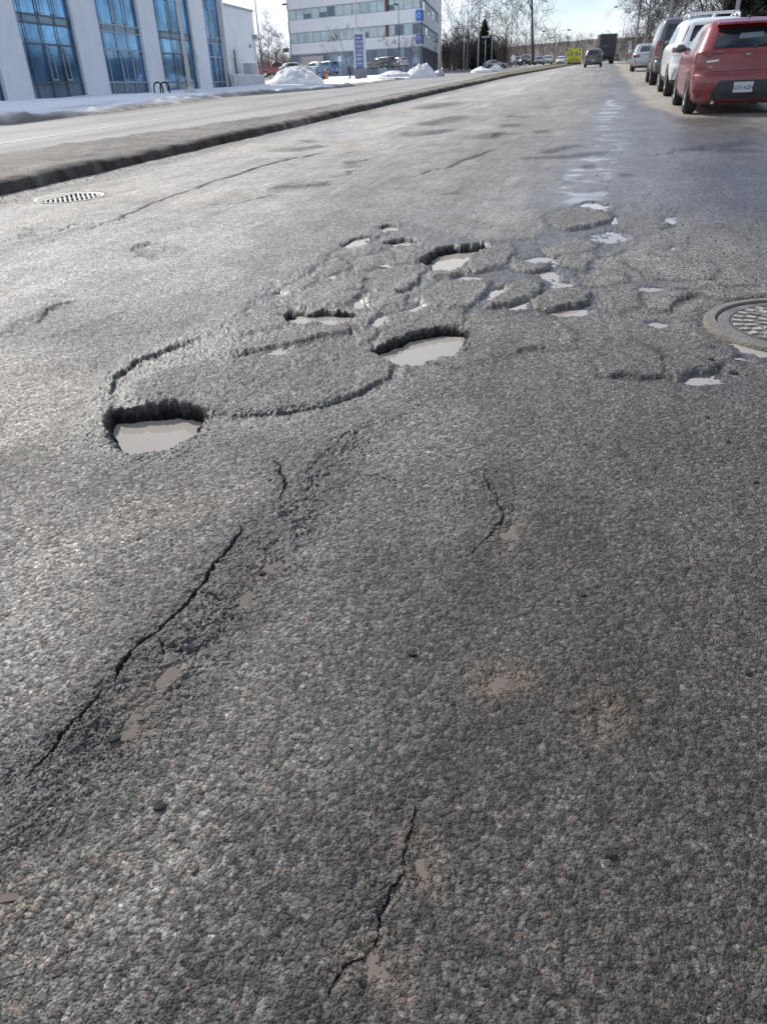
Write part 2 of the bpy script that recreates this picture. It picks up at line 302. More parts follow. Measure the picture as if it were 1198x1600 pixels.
# -- shallow puddles: outline of the water, level just under the road
PUD = [([(823,407),(845,402),(872,404),(868,412),(840,414)], 0), ([(835,426),(865,422),(893,438),(897,449),(862,445),(850,434)], 0), ([(765,465),(775,447),(802,446),(785,460)], 0),
 ([(856,491),(885,485),(926,481),(920,495),(870,495)], 0), ([(925,368),(945,358),(972,362),(972,375),(940,377)], 0), ([(695,441),(735,428),(762,429),(745,436)], 0), ([(803,480),(822,473),(830,483)], 0),
 ([(985,441),(1010,443),(1042,449),(1010,453),(990,449)], 0), ([(1016,504),(1045,500),(1057,505),(1030,509)], 0), ([(1082,593),(1120,584),(1144,597),(1100,601)], 0), ([(418,549),(445,543),(460,549),(440,554)], 0),
 ([(545,466),(562,461),(577,475),(555,474)], 0), ([(588,496),(612,488),(612,504),(590,508)], 0), ([(636,484),(668,470),(655,486)], 0), ([(415,461),(440,455),(447,462)], 0), ([(503,430),(520,426),(522,432)],0),
 ([(748,1072),(760,1055),(790,1044),(802,1055),(786,1074),(755,1081)], 1), ([(362,952),(385,925),(402,925),(402,945),(375,957)], 1), ([(398,907),(420,885),(447,877),(440,895),(415,907)], 1),
 ([(172,1160),(200,1108),(240,1072),(270,1036),(282,1042),(246,1102),(215,1138),(190,1168)], 1), ([(548,1512),(580,1498),(608,1530),(592,1548),(562,1526)], 1), ([(633,1345),(648,1318),(657,1365),(640,1378)], 1),
 ([(-20,1375),(32,1376),(28,1395),(-20,1403)], 1), ([(772,828),(795,812),(802,825),(785,852)], 1), ([(932,1117),(950,1104),(950,1140),(937,1147)], 1), ([(1138,545),(1165,547),(1205,558),(1200,568),(1160,560)], 0),
 ([(885,322),(925,315),(962,322),(950,330),(962,345),(955,350),(945,332),(905,320)], 0), ([(1040,340),(1060,338),(1062,346),(1045,347)], 0), ([(1048,388),(1062,384),(1066,390)], 0), ([(590,412),(602,409),(605,414)], 0)]
for pl, k in PUD: dip(pl, 0.011 if not k else .007, 0.055 if not k else 0.035, wet=0.9 if not k else .25, rough=0.4 if not k else .12, mud=0.3+0.4*k)
# -- cracks
for a in [([(394,818),(385,842),(356,868),(325,882),(306,920),(275,952),(245,987),(215,1022),(188,1065),(178,1085)], .0052, .018, .5, .13), ([(305,920),(330,928),(345,950)], .002, .006), ([(245,987),(262,1002),(268,1020)], .002, .006), ([(446,765),(520,700),(560,672)], .0018, .005), ([(188,1065),(120,1130),(60,1190),(0,1240)], .003, .008), ([(422,706),(432,740),(446,765),(440,795)], .004, .010),
 ([(762,730),(775,770),(784,806),(758,838),(712,874)], .003, .007), ([(545,745),(600,752),(660,762)], .0015, .004), ([(505,1605),(520,1555),(550,1510),(582,1498),(590,1450),(605,1380),(622,1335),(640,1290),(640,1240)], .0016, .007, .4, .15), ([(582,1498),(600,1520),(605,1545)], .002, .005),
 ([(0,397),(60,379),(140,356),(175,346),(230,319),(300,294),(380,269),(440,251),(520,236)], .014, .016, .4, .06), ([(0,377),(45,371),(110,352),(165,350)], .010, .014, .4, .06), ([(0,356),(60,358),(110,352)], .005, .006),
 ([(552,264),(545,274),(500,280)], .01, .01), ([(735,340),(770,352),(800,350)], .003, .004), ([(735,487),(790,492),(860,499)], .003, .005), ([(0,1640),(2,1639)], .001, .001), ([(300,322),(380,318),(440,300)], .004, .006), ([(780,230),(700,262),(600,285)], .005, .005)]:
    crack(*a)
dip([(193,391),(215,383),(245,380),(276,390),(268,400),(236,405),(214,398)], .012, .02, rough=1.0)
dip([(18,503),(60,487),(104,474),(112,480),(62,503),(50,514),(0,524)], .012, .05, rough=.6); dip([(100,520),(205,482),(215,498),(150,526)], .007, .06, rough=.4); dip([(-10,388),(60,372),(110,356),(160,352),(60,382),(0,396)], .012, .06, rough=.4)
dip([(38,366),(52,361),(58,366),(46,371)], .02, .03, rough=.6)
dip([(420,292),(460,285),(516,284),(500,294),(440,298)], .006, .06, rough=.7); dip([(610,208),(650,196),(740,182),(760,186),(690,206),(640,214)], .008, .2, rough=.8)
band([(590,650),(520,740),(450,840),(380,930),(300,1010),(200,1100),(80,1200),(-40,1330)], .10, 1.0, .50, .004)
band([(560,690),(640,640),(700,600),(760,575)], .08, .5, .2); band([(130,640),(170,700),(240,725),(330,690)], .05, .8, .3)
band([(620,1330),(570,1480),(520,1600)], .035, .5, .6); band([(640,470),(700,500),(600,540)], .12, .6, .5); band([(700,1080),(860,1110),(1000,1130)], .07, .35, .15)
band([(1060,320),(1040,350),(1050,370)], .15, .8, .4)
# manhole and drain seats
MH = P(1256, 514); DR = P(109, 309)
d = np.hypot(X-MH[0], Y-MH[1]); Z += np.where(d < 0.352, -0.05, 0)*1.0 + 0.016*np.exp(-((d-0.46)/0.06)**2)
ROUGH = np.maximum(ROUGH, 0.4*np.exp(-((d-0.46)/0.07)**2))
d = np.hypot(X-DR[0], Y-DR[1]); Z = np.where(d < 0.315, Z-0.3, Z)
MUD = np.maximum(MUD, 0.35*np.exp(-((d-0.34)/0.1)**2))
# gutter grit along the median kerb
gk = np.exp(-((X+5.62)/0.28)**2); ROUGH = np.maximum(ROUGH, gk*np.clip(0.8+fbm(X, Y, .3, 2, 8), 0, 1)); Z += 0.012*gk*np.clip(0.5+fbm(X, Y, .12, 3, 9), 0, 1)
# gravelly, muddy shoulder on the right
sh = sst(2.3, 3.2, X+0.5*fbm(X, Y, 1.2, 3, 31)); 
# ------------ stones: polished chippings sitting in a dark matrix, real relief close to the camera
def stones(idx, c, amp, k, gap):
    x = X[idx]/c; y = Y[idx]/c; x = x+0.55*fbm(X[idx], Y[idx], c*1.7, 2, k+40); y = y+0.55*fbm(X[idx], Y[idx], c*1.9, 2, k+44); ix = np.floor(x); iy = np.floor(y)
    f1 = np.full(x.shape, 9.0); f2 = np.full(x.shape, 9.0); hx = np.zeros(x.shape); cid = np.zeros(x.shape)
    for dx in (-1, 0, 1):
        for dy in (-1, 0, 1):
            jx = ix+dx; jy = iy+dy; a = hsh(jx, jy, k); b = hsh(jx, jy, k+1)
            px = x-(jx+0.12+0.76*a); py = y-(jy+0.12+0.76*b); th = hsh(jx, jy, k+2)*3.1416; sq = 0.62+0.38*hsh(jx, jy, k+3)
            u_ = px*np.cos(th)+py*np.sin(th); v_ = -px*np.sin(th)+py*np.cos(th)
            dd = np.sqrt((u_*sq)**2+(v_/np.sqrt(sq))**2)
            hh = 0.5*(hsh(jx, jy, k+4)-.5) + (hsh(jx, jy, k+5)-.5)*u_*2.6+(hsh(jx, jy, k+6)-.5)*v_*2.6
            m = dd < f1; f2 = np.where(m, f1, np.minimum(f2, dd)); f1 = np.where(m, dd, f1); hx = np.where(m, hh, hx); cid = np.where(m, hsh(jx, jy, k+7), cid)
    g = sst(0.0, gap, f2-f1)
    return amp*(hx + 0.75*g - 0.4), g, cid
i = np.nonzero(near > 0.01)[0]
big = np.clip(0.55+0.9*fbm(X[i], Y[i], 0.5, 2, 61)+0.35*sst(-0.1, -0.7, X[i])*sst(1.3, .5, Y[i]), 0.15, 1.3)
h1, g1, c1 = stones(i, 0.0078, 0.0012, 100, 0.20); h2, g2, c2 = stones(i, 0.0048, 0.0009, 200, 0.22)
msk = sst(0.42, 0.6, hsh(np.floor(c1*9973), np.floor(c1*77), 3)*0.7+0.45*big)
ra = (0.75+0.9*ROUGH[i])
Z[i] += near[i]*ra*(h1*msk*np.clip(big, .4, 1.2) + h2*(1-0.5*msk)) + near[i]*(0.0010+0.0075*ROUGH[i])*fbm(X[i], Y[i], 0.015, 3, 71, .6)
Z += (0.0024+0.0065*ROUGH)*fbm(X, Y, 0.045, 4, 81, .65)*sst(0.5, 1.6, DIST)*(1-sst(12, 30, DIST)) + 0.0012*fbm(X, Y, 0.02, 2, 82)
Z += ROUGH*.006*sst(.05, .5, fbm(X, Y, .028, 3, 83, .6))*sst(14, 5, DIST)
Z -= 0.0045*np.maximum(0, Y-55)
# ------------ albedo
wear = np.clip(0.5+1.1*fbm(X, Y, 0.9, 4, 91), 0, 1)
lx = sst(-1.2, -3.6, X + 0.45*fbm(X, Y, 1.5, 3, 92)); nearb = sst(1.7, 4.2, DIST)
base = 0.066 + 0.022*wear + 0.03*sst(.5, -1.2, X-.25*Y+.4)*1.0 + 0.03*nearb + 0.058*nearb*sst(1.5, -0.2, X) + 0.10*lx*nearb + 0.045*sst(-0.1, -0.8, X)*(1-nearb*.5)*sst(-0.3, 0.5, fbm(X, Y, 0.4, 3, 95)+0.3)
base = base*(1+0.20*fbm(X, Y, 0.16, 3, 93)+0.36*fbm(X, Y, 0.015, 3, 94, .7))*(1+.30*(hsh(np.floor(X*140), np.floor(Y*140), 7)-.5)*sst(.8, 2.0, DIST))
tint = np.clip(0.5+fbm(X, Y, 1.1, 2, 96), 0, 1)[:, None]
warm = np.array([1.08, 1.0, 0.90]); cool = np.array([1.0, .99, 1.0])
ALB = base[:, None]*(warm*(0.35+0.65*tint*np.clip(lx*nearb+.4, 0, 1)[:, None])+cool*(0.65-0.65*tint*np.clip(lx*nearb+.4, 0, 1)[:, None]))
st = np.ones(X.size); gm = np.ones(X.size)
lum = 0.78+0.42*c1+0.55*(c1 > 0.96)-0.2*(c1 < .1); sm = near[i]*msk
st[i] = st[i]*(1-sm)+sm*lum*(0.62+0.38*g1); st[i] *= (1-near[i]*(1-msk)*(0.45-0.45*g2)) * (1+near[i]*(1-msk)*(c2-.5)*.5)
ALB *= st[:, None]
pk = ((c1 > 0.80) & (c1 < 0.86)).astype(float)*sm; ALB[i] *= (1+pk[:, None]*np.array([.18, -.02, -.08]))
# wheel track and damp side: the right half upstream is wet melt water
dmp = sst(-1.5, 0.2, X-0.02*Y+0.5*fbm(X, Y, 1.1, 3, 97))*sst(3.0, 7.0, Y)*np.clip(0.75+.9*fbm(X*.6, Y*.25, .9, 3, 98), .3, 1)
dmp *= (1-0.75*sst(0.9, 1.5, X+0.25*fbm(X, Y, 2.2, 2, 99))*sst(16, 21, Y))
strm = np.exp(-((X-0.02*Y+0.15+0.16*fbm(X, Y, 2.0, 2, 17))/0.40)**2)*sst(5, 7, Y)*sst(45, 18, Y)
dmp *= 1-sst(.62+.5*sst(20, 15, Y), 1.05+.5*sst(20, 15, Y), X+0.22*fbm(X, Y, 1.8, 3, 44))*sst(14.8, 16.2, Y)
WET = np.maximum(WET, np.maximum(0.80*dmp, np.clip(1.25*strm, 0, 1)*np.clip(.74+2.2*fbm(X*.7, Y, .30, 3, 18), 0, 1)))
WET = np.maximum(WET, 0.45*sh*sst(9, 12, Y)*sst(22, 17, Y)); MUD = np.maximum(MUD, .4*sst(1.0, 1.8, X+.3*fbm(X, Y, 1, 2, 33))*sst(11, 13, Y))
MUD = np.maximum(MUD, 0.55*sst(-0.1, 0.8, fbm(X, Y, .35, 3, 34))*sst(2.4, 1.2, DIST)*sst(-.2, .3, X)*.5)
FLD = np.zeros(X.size); q = W2(FIELD); i_ = bb(q, .2); FLD[i_] = sst(.05, -.05, sdf_poly(wx[i_], wy[i_], q)); WET = np.maximum(WET, .50*FLD*(1-PLT)*sst(-1.0, .1, X+.25*Y-.6)+.22*FLD*(1-PLT)); ALB *= (1-.22*FLD*(1-PLT))[:, None]; WET *= (1-.7*PLT); WET = np.clip(WET, 0, 1)
ALB *= (1-0.40*WET)[:, None]*(1-0.22*ROUGH)[:, None]
ALB = ALB*(1-MUD[:, None]*0.6)+np.array([.145, .118, .095])*MUD[:, None]*0.6
ALB *= (1-0.80*CR)[:, None]
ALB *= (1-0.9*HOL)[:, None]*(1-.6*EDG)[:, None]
drys = sst(.62+.5*sst(20, 15, Y), 1.05+.5*sst(20, 15, Y), X+0.22*fbm(X, Y, 1.8, 3, 44))*sst(14.8, 16.2, Y-0.4*fbm(X, Y, .8, 2, 45))*(1-WET*.3)
ALB = ALB*(1-.7*drys[:, None])+np.array([.36, .32, .275])*.7*drys[:, None]
ALB = ALB*(1-sh[:, None]*.6)+np.array([.09, .078, .066])*(1+.5*fbm(X, Y, .08, 2, 46))[:, None]*.6*sh[:, None]
ALB = ALB*(1-.5*gk[:, None])+np.array([.20, .185, .165])*.5*gk[:, None]*(1+.6*fbm(X, Y, .05, 2, 47))[:, None]
Z += 0.012*sh*fbm(X, Y, .12, 4, 48)
for pl, fc, sf in [([(-60,540),(160,590),(165,760),(420,770),(300,900),(150,1040),(-60,1120)], (1.42,1.36,1.26), .22), ([(170,1250),(400,960),(520,850),(570,1000),(430,1200),(250,1400),(100,1520),(-80,1600),(-80,1430)], (1.30,1.26,1.18), .10),
 ([(620,880),(900,830),(1260,880),(1300,1700),(540,1700),(560,1300)], (.84,.80,.77), .18), ([(180,740),(330,720),(430,740),(330,830),(200,800)], (1.18,1.15,1.1), .12), ([(700,1000),(1000,1040),(1010,1160),(760,1130)], (1.02,.96,.88), .08),
 ([(-20,470),(60,455),(220,470),(200,515),(60,530),(-20,530)], (.86,.88,.9), .15), ([(240,470),(400,440),(420,470),(300,510),(230,520)], (.82,.84,.87), .12), ([(360,440),(600,350),(850,330),(900,300),(700,300),(500,360),(340,430)], (.86,.87,.9), .3), ([(-20,560),(120,560),(160,620),(100,690),(-20,690)], (1.12,1.12,1.1), .2),
 ([(400,640),(620,590),(760,600),(740,700),(560,760)], (1.12,1.1,1.06), .2), ([(800,590),(1260,600),(1260,800),(850,780)], (1.02,1.04,1.08), .3)]:
    q = W2(pl); i = bb(q, sf*2); d = sdf_poly(wx[i], wy[i], q)+sf*.8*fbm(X[i], Y[i], sf*1.2, 3, 151); k = sst(sf, -sf, d)[:, None]; ALB[i] *= 1-k+k*np.array(fc)
rv = W2([(560,690),(450,840),(380,930),(300,1010),(200,1100),(80,1200),(-60,1350)]); d, s, t = d_line(wx, wy, rv); k = np.exp(-(d/.13)**2)*sst(3.2, 2.2, DIST); ALB *= (1-.42*k*np.clip(.7+.8*fbm(X, Y, .1, 3, 152), 0, 1))[:, None]
# fine streaks of ground-in salt along the direction of travel
ALB *= (1+.20*fbm(X*1.0, Y*.12, .05, 3, 153)+.26*fbm(X, Y*.4, .30, 4, 154, .6)+.22*fbm(X, Y*.35, 1.3, 3, 155))[:, None]
ALB = np.clip(ALB, .008, .75)
def grid_mesh(name, X, Y, Z, shp, mats, alb=None, extra=None):
    n = X.size; me = D.meshes.new(name); nr, nc = shp
    me.vertices.add(n); co = np.empty((n, 3), np.float32); co[:, 0] = X; co[:, 1] = Y; co[:, 2] = Z; me.vertices.foreach_set('co', co.ravel())
    q = np.arange(n, dtype=np.int32).reshape(nr, nc); qa = np.stack([q[:-1, :-1], q[:-1, 1:], q[1:, 1:], q[1:, :-1]], -1).reshape(-1, 4); nf = len(qa)
    me.loops.add(nf*4); me.loops.foreach_set('vertex_index', qa.ravel()); me.polygons.add(nf)
    me.polygons.foreach_set('loop_start', np.arange(0, nf*4, 4, dtype=np.int32)); me.polygons.foreach_set('use_smooth', np.ones(nf, bool))
    if alb is not None:
        a = me.attributes.new('alb', 'FLOAT_COLOR', 'POINT'); c = np.ones((n, 4), np.float32); c[:, :3] = alb; a.data.foreach_set('color', c.ravel())
    for k, v in (extra or {}).items():
        a = me.attributes.new(k, 'FLOAT', 'POINT'); a.data.foreach_set('value', v.astype(np.float32))
    me.update(calc_edges=True); me.validate(); me.materials.append(mats)
    o = D.objects.new(name, me); COL.objects.link(o); return o
def asphalt_mat():
    m = D.materials.new('asphalt'); m.use_nodes = True; nt = m.node_tree; L = nt.links.new; b = nt.nodes['Principled BSDF']
    ge = N(nt, 'ShaderNodeNewGeometry'); al = N(nt, 'ShaderNodeAttribute', attribute_name='alb'); we = N(nt, 'ShaderNodeAttribute', attribute_name='wet'); ro = N(nt, 'ShaderNodeAttribute', attribute_name='hole')
    v1 = N(nt, 'ShaderNodeTexVoronoi'); v1.inputs['Scale'].default_value = 230; v2 = N(nt, 'ShaderNodeTexVoronoi'); v2.inputs['Scale'].default_value = 88
    nz = N(nt, 'ShaderNodeTexNoise'); nz.inputs['Scale'].default_value = 420; nz.inputs['Detail'].default_value = 3
    for n in (v1, v2, nz): L(ge.outputs['Position'], n.inputs['Vector'])
    # colour: grain of the chippings
    s1 = N(nt, 'ShaderNodeSeparateColor'); L(v2.outputs['Color'], s1.inputs[0])
    s2 = N(nt, 'ShaderNodeSeparateColor'); L(v1.outputs['Color'], s2.inputs[0])
    m1 = N(nt, 'ShaderNodeMapRange'); m1.inputs[3].default_value = 0.55; m1.inputs[4].default_value = 1.50; L(s1.outputs[0], m1.inputs[0])
    m2 = N(nt, 'ShaderNodeMapRange'); m2.inputs[3].default_value = 0.60; m2.inputs[4].default_value = 1.45; L(s2.outputs[0], m2.inputs[0])
    cl = N(nt, 'ShaderNodeTexNoise'); cl.inputs['Scale'].default_value = 125; cl.inputs['Detail'].default_value = 5; cl.inputs['Roughness'].default_value = .7; L(ge.outputs['Position'], cl.inputs['Vector'])
    cm = N(nt, 'ShaderNodeMapRange'); cm.inputs[1].default_value = .33; cm.inputs[2].default_value = .68; cm.inputs[3].default_value = .60; cm.inputs[4].default_value = 1.38; L(cl.outputs['Fac'], cm.inputs[0])
    m0 = N(nt, 'ShaderNodeMath', operation='MULTIPLY'); L(m1.outputs[0], m0.inputs[0]); L(cm.outputs[0], m0.inputs[1])
    mm = N(nt, 'ShaderNodeMath', operation='MULTIPLY'); L(m0.outputs[0], mm.inputs[0]); L(m2.outputs[0], mm.inputs[1])
    vm = N(nt, 'ShaderNodeVectorMath', operation='SCALE'); L(al.outputs['Color'], vm.inputs[0]); L(mm.outputs[0], vm.inputs['Scale'])
    L(vm.outputs[0], b.inputs['Base Color'])
    # gloss
    mr = N(nt, 'ShaderNodeMapRange'); mr.inputs[3].default_value = 0.76; mr.inputs[4].default_value = 0.22; m9 = N(nt, 'ShaderNodeMapRange'); m9.inputs[1].default_value = .86; m9.inputs[2].default_value = 1.0; m9.inputs[3].default_value = .11; m9.inputs[4].default_value = .25; L(we.outputs['Fac'], m9.inputs[0]); L(we.outputs['Fac'], mr.inputs[0])
    m5 = N(nt, 'ShaderNodeMath', operation='MULTIPLY_ADD'); L(s2.outputs[1], m5.inputs[0]); m5.inputs[1].default_value = 0.22; L(mr.outputs[0], m5.inputs[2])
    m6 = N(nt, 'ShaderNodeMath', operation='SUBTRACT', use_clamp=True); L(m5.outputs[0], m6.inputs[0]); L(m9.outputs[0], m6.inputs[1]); L(m6.outputs[0], b.inputs['Roughness'])
    sp_ = N(nt, 'ShaderNodeMapRange'); sp_.inputs[3].default_value = .42; sp_.inputs[4].default_value = .04; L(ro.outputs['Fac'], sp_.inputs[0]); L(sp_.outputs[0], b.inputs['Specular IOR Level'])
    # bump
    ad = N(nt, 'ShaderNodeMath', operation='MULTIPLY_ADD'); L(v1.outputs['Distance'], ad.inputs[0]); ad.inputs[1].default_value = -0.9
    m7 = N(nt, 'ShaderNodeMath', operation='MULTIPLY_ADD'); L(v2.outputs['Distance'], m7.inputs[0]); m7.inputs[1].default_value = -1.8; m8 = N(nt, 'ShaderNodeMath', operation='MULTIPLY'); L(nz.outputs['Fac'], m8.inputs[0]); m8.inputs[1].default_value = .5; L(m8.outputs[0], m7.inputs[2]); L(m7.outputs[0], ad.inputs[2])
    bp = N(nt, 'ShaderNodeBump'); bp.inputs['Distance'].default_value = 0.0026; bs = N(nt, 'ShaderNodeMapRange'); bs.inputs[3].default_value = 1.0; bs.inputs[4].default_value = .06; L(we.outputs['Fac'], bs.inputs[0]); L(bs.outputs[0], bp.inputs['Strength'])
    L(ad.outputs[0], bp.inputs['Height']); b2 = N(nt, 'ShaderNodeBump'); b2.inputs['Distance'].default_value = .0036; b2.inputs['Strength'].default_value = .8; L(cl.outputs['Fac'], b2.inputs['Height']); L(bs.outputs[0], b2.inputs['Strength']); L(b2.outputs[0], bp.inputs['Normal'])
    L(bp.outputs[0], b.inputs['Normal'])
    return m
ASPH = asphalt_mat()
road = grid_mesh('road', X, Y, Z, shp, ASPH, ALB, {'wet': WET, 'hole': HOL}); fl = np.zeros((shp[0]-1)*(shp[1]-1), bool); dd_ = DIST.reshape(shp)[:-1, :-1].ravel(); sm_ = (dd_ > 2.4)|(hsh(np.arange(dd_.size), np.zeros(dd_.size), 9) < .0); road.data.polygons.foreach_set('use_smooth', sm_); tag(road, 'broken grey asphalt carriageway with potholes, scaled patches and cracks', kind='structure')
# ------------ water in the holes
def water_mat(name, c, r_=0.02):
    m = D.materials.new(name); m.use_nodes = True; nt = m.node_tree; b = nt.nodes['Principled BSDF']; L = nt.links.new
    b.inputs['Base Color'].default_value = (*c, 1); b.inputs['Roughness'].default_value = r_; b.inputs['IOR'].default_value = 1.36
    ge = N(nt, 'ShaderNodeNewGeometry'); n = N(nt, 'ShaderNodeTexNoise'); n.inputs['Scale'].default_value = 9; L(ge.outputs['Position'], n.inputs['Vector'])
    bp = N(nt, 'ShaderNodeBump'); bp.inputs['Strength'].default_value = .04; bp.inputs['Distance'].default_value = .01; L(n.outputs['Fac'], bp.inputs['Height']); L(bp.outputs[0], b.inputs['Normal'])
    return m
WM = water_mat('muddy water', (.33, .30, .265), .01); WB = water_mat('brown puddle water', (.155, .128, .108), .05)
def puddle(pl, lvl, m, lab, grow=0.02):
    q = W2(pl); cx = sum(a for a, b in q)/len(q); cy = sum(b for a, b in q)/len(q)
    pts = []
    for a, b in q:
        l = math.hypot(a-cx, b-cy); s_ = (l+grow)/l; pts.append((cx+(a-cx)*s_, cy+(b-cy)*s_))
    mb = MB(); mb.add([(a, b, lvl) for a, b in pts], [tuple(range(len(pts)))] ); o = mb.build('puddle', m)
    if o.data.polygons[0].normal.z < 0: o.data.flip_normals()
    tag(o, lab, kind='structure'); return o
HL = ['muddy puddle in the deepest pothole, lowest of the broken field', 'long muddy puddle in the pothole with a lump of asphalt at its edge', 'puddle deep in the far pothole with an overhanging dark rim',
      'narrow puddle in the pothole above the long raised tongue', 'tiny puddle in the small round hole', 'tiny puddle in the farthest small hole', 'thin puddle along the upper edge of the broken field']
def zmed(pl):
    """median height of the road inside an outline, to seat shallow water"""
    q = W2(pl); i = bb(q, 0.0); d = sdf_poly(X[i], Y[i], q); k = d < 0
    return float(np.percentile(Z[i][k], 45)) if k.sum() > 3 else -0.01
for (nm, pl, dp, wl), lb in zip(HOLES, HL): puddle(pl, zmed(pl)+dp-wl if False else -wl, WM, lb, 0.012)
for k_, (pl, br) in enumerate(PUD):
    puddle(pl, zmed(pl)+(0.0012 if not br else -.0004), WB if br else WM, 'shallow brown puddle in the worn asphalt' if br else 'shallow bright puddle between the broken asphalt plates', 0.02 if br else 0.05)
# ------------------------------------------------------------------ surroundings
TILT = R(1.4)                                   # level lines against the climbing road
UPV = np.array([0, math.sin(TILT), math.cos(TILT)])
def RZ(Y): return -0.0045*max(0, Y-55)
def GZ(X, Y): return RZ(Y) if X > -8.6 else min(RZ(Y), TL(X, Y))
def PGZ(x, y):
    p = P(x, y)
    for _ in range(25): p = P(x, y, GZ(p[0], p[1]))
    return p
def attr_mat(name, rough=0.7, spec=0.4, bscale=60, bump=0.5, dist=0.02, grain=0.0):
    m = D.materials.new(name); m.use_nodes = True; nt = m.node_tree; b = nt.nodes['Principled BSDF']; L = nt.links.new
    ge = N(nt, 'ShaderNodeNewGeometry'); al = N(nt, 'ShaderNodeAttribute', attribute_name='alb'); n = N(nt, 'ShaderNodeTexNoise'); n.inputs['Scale'].default_value = bscale; n.inputs['Detail'].default_value = 6
    L(ge.outputs['Position'], n.inputs['Vector']); b.inputs['Roughness'].default_value = rough; b.inputs['Specular IOR Level'].default_value = spec
    mr = N(nt, 'ShaderNodeMapRange'); mr.inputs[1].default_value = .3; mr.inputs[2].default_value = .7; mr.inputs[3].default_value = 1-grain; mr.inputs[4].default_value = 1+grain; L(n.outputs['Fac'], mr.inputs[0])
    vm = N(nt, 'ShaderNodeVectorMath', operation='SCALE'); L(al.outputs['Color'], vm.inputs[0]); L(mr.outputs[0], vm.inputs['Scale']); L(vm.outputs[0], b.inputs['Base Color'])
    bp = N(nt, 'ShaderNodeBump'); bp.inputs['Strength'].default_value = bump; bp.inputs['Distance'].default_value = dist; L(n.outputs['Fac'], bp.inputs['Height']); L(bp.outputs[0], b.inputs['Normal'])
    return m
def sheet(name, Xg, Yg, Zg, alb, m, label=None, kind='structure'):
    o = grid_mesh(name, Xg.ravel(), Yg.ravel(), Zg.ravel(), Xg.shape, m, alb.reshape(-1, 3)); tag(o, label, kind=kind); return o
vTL = np.vectorize(TL)
# wide ground to the horizon
gx = np.concatenate([np.linspace(-1500, -260, 12), np.linspace(-240, -20, 45), np.linspace(-18, 6, 26), np.linspace(8, 200, 30), np.linspace(240, 1500, 12)])
gy = np.concatenate([np.linspace(-60, 300, 70), np.linspace(330, 2500, 20)])
XX, YY = np.meshgrid(gx, gy); ZZ = np.where(XX > -8.6, -0.0045*np.maximum(0, YY-55), np.minimum(-0.0045*np.maximum(0, YY-55), vTL(XX, YY)))-0.09
ZZ = np.where((XX > -20) & (XX < 8), ZZ-0.25, ZZ)
nn = fbm(XX, YY, 23, 4, 5)[..., None]; AL = np.clip(np.array([.20, .165, .125])*(1+.5*nn), .02, 1)
sn = sst(0.0, .25, fbm(XX, YY, 30, 3, 6)+.25*(XX < -10))[..., None]; AL = AL*(1-sn)+np.array([.72, .74, .78])*sn
MG = attr_mat('winter ground', .85, .2, 3, .6, .1, .25); sheet('ground', XX, YY, ZZ, AL, MG)
# opposite carriageway
ED = [(-16.4, -10), (-16.2, 10), (-15.7, 19), (-15.0, 23), (-16.0, 32), (-17.2, 41), (-19.4, 62), (-22.4, 85), (-27, 120), (-45, 260)]
def edx(Yv): return np.interp(Yv, [p[1] for p in ED], [p[0] for p in ED])
v = np.concatenate([np.linspace(-6, 60, 260), np.linspace(61, 260, 150)]); u = np.linspace(0, 1, 90)
YY = np.repeat(v[:, None], 90, 1); XX = -6.2+(edx(v)-0.9+6.2)[:, None]*u[None, :]; XX = XX[:, ::-1]
ZZ = np.minimum(-0.0045*np.maximum(0, YY-55), vTL(XX, YY)) - 0.004
n1 = fbm(XX, YY*.4, .9, 4, 7); n2 = fbm(XX, YY*.25, 2.5, 3, 9)
b = .27*(1+.16*n1+.18*n2)*(1-.22*np.exp(-((XX+10.0)/.5)**2)-.15*np.exp(-((XX+13.1)/.6)**2)); b = b*(1-.35*sst(1.3, 0.2, XX-edx(YY)))
sheet('opposite_road', XX, YY, ZZ, b[..., None]*np.array([1.03, 1.0, .96]), attr_mat('dry asphalt', .8, .3, 70, .5, .01, .2))
# painted line, worn
def strip(name, cl, wd, m, zoff, lab=None, brk=None):
    mb = MB()
    for (x0, y0), (x1, y1) in zip(cl[:-1], cl[1:]):
        n = max(1, int((y1-y0)/1.0))
        for k in range(n):
            if brk and ((y0+(y1-y0)*k/n) % brk[0]) > brk[1]: continue
            q = []
            for t_ in (k/n, (k+1)/n):
                x_ = x0+(x1-x0)*t_; y_ = y0+(y1-y0)*t_; q += [(x_, y_)]
            (xa, ya), (xb, yb) = q; z = lambda x_, y_: min(RZ(y_), TL(x_, y_))+zoff
            mb.add([(xa-wd/2, ya, z(xa, ya)), (xa+wd/2, ya, z(xa, ya)), (xb+wd/2, yb, z(xb, yb)), (xb-wd/2, yb, z(xb, yb))], [(0, 1, 2, 3)])
    o = mb.build(name, m); tag(o, lab, kind='structure'); return o
MP = mat('worn road paint', (.45, .44, .42), .7, noise=.35, nscale=3)
strip('lane_marking', [(-10.95, -5), (-10.95, 13), (-11.45, 27.6), (-12.3, 45), (-14.2, 70), (-17, 100)], .13, MP, .002)
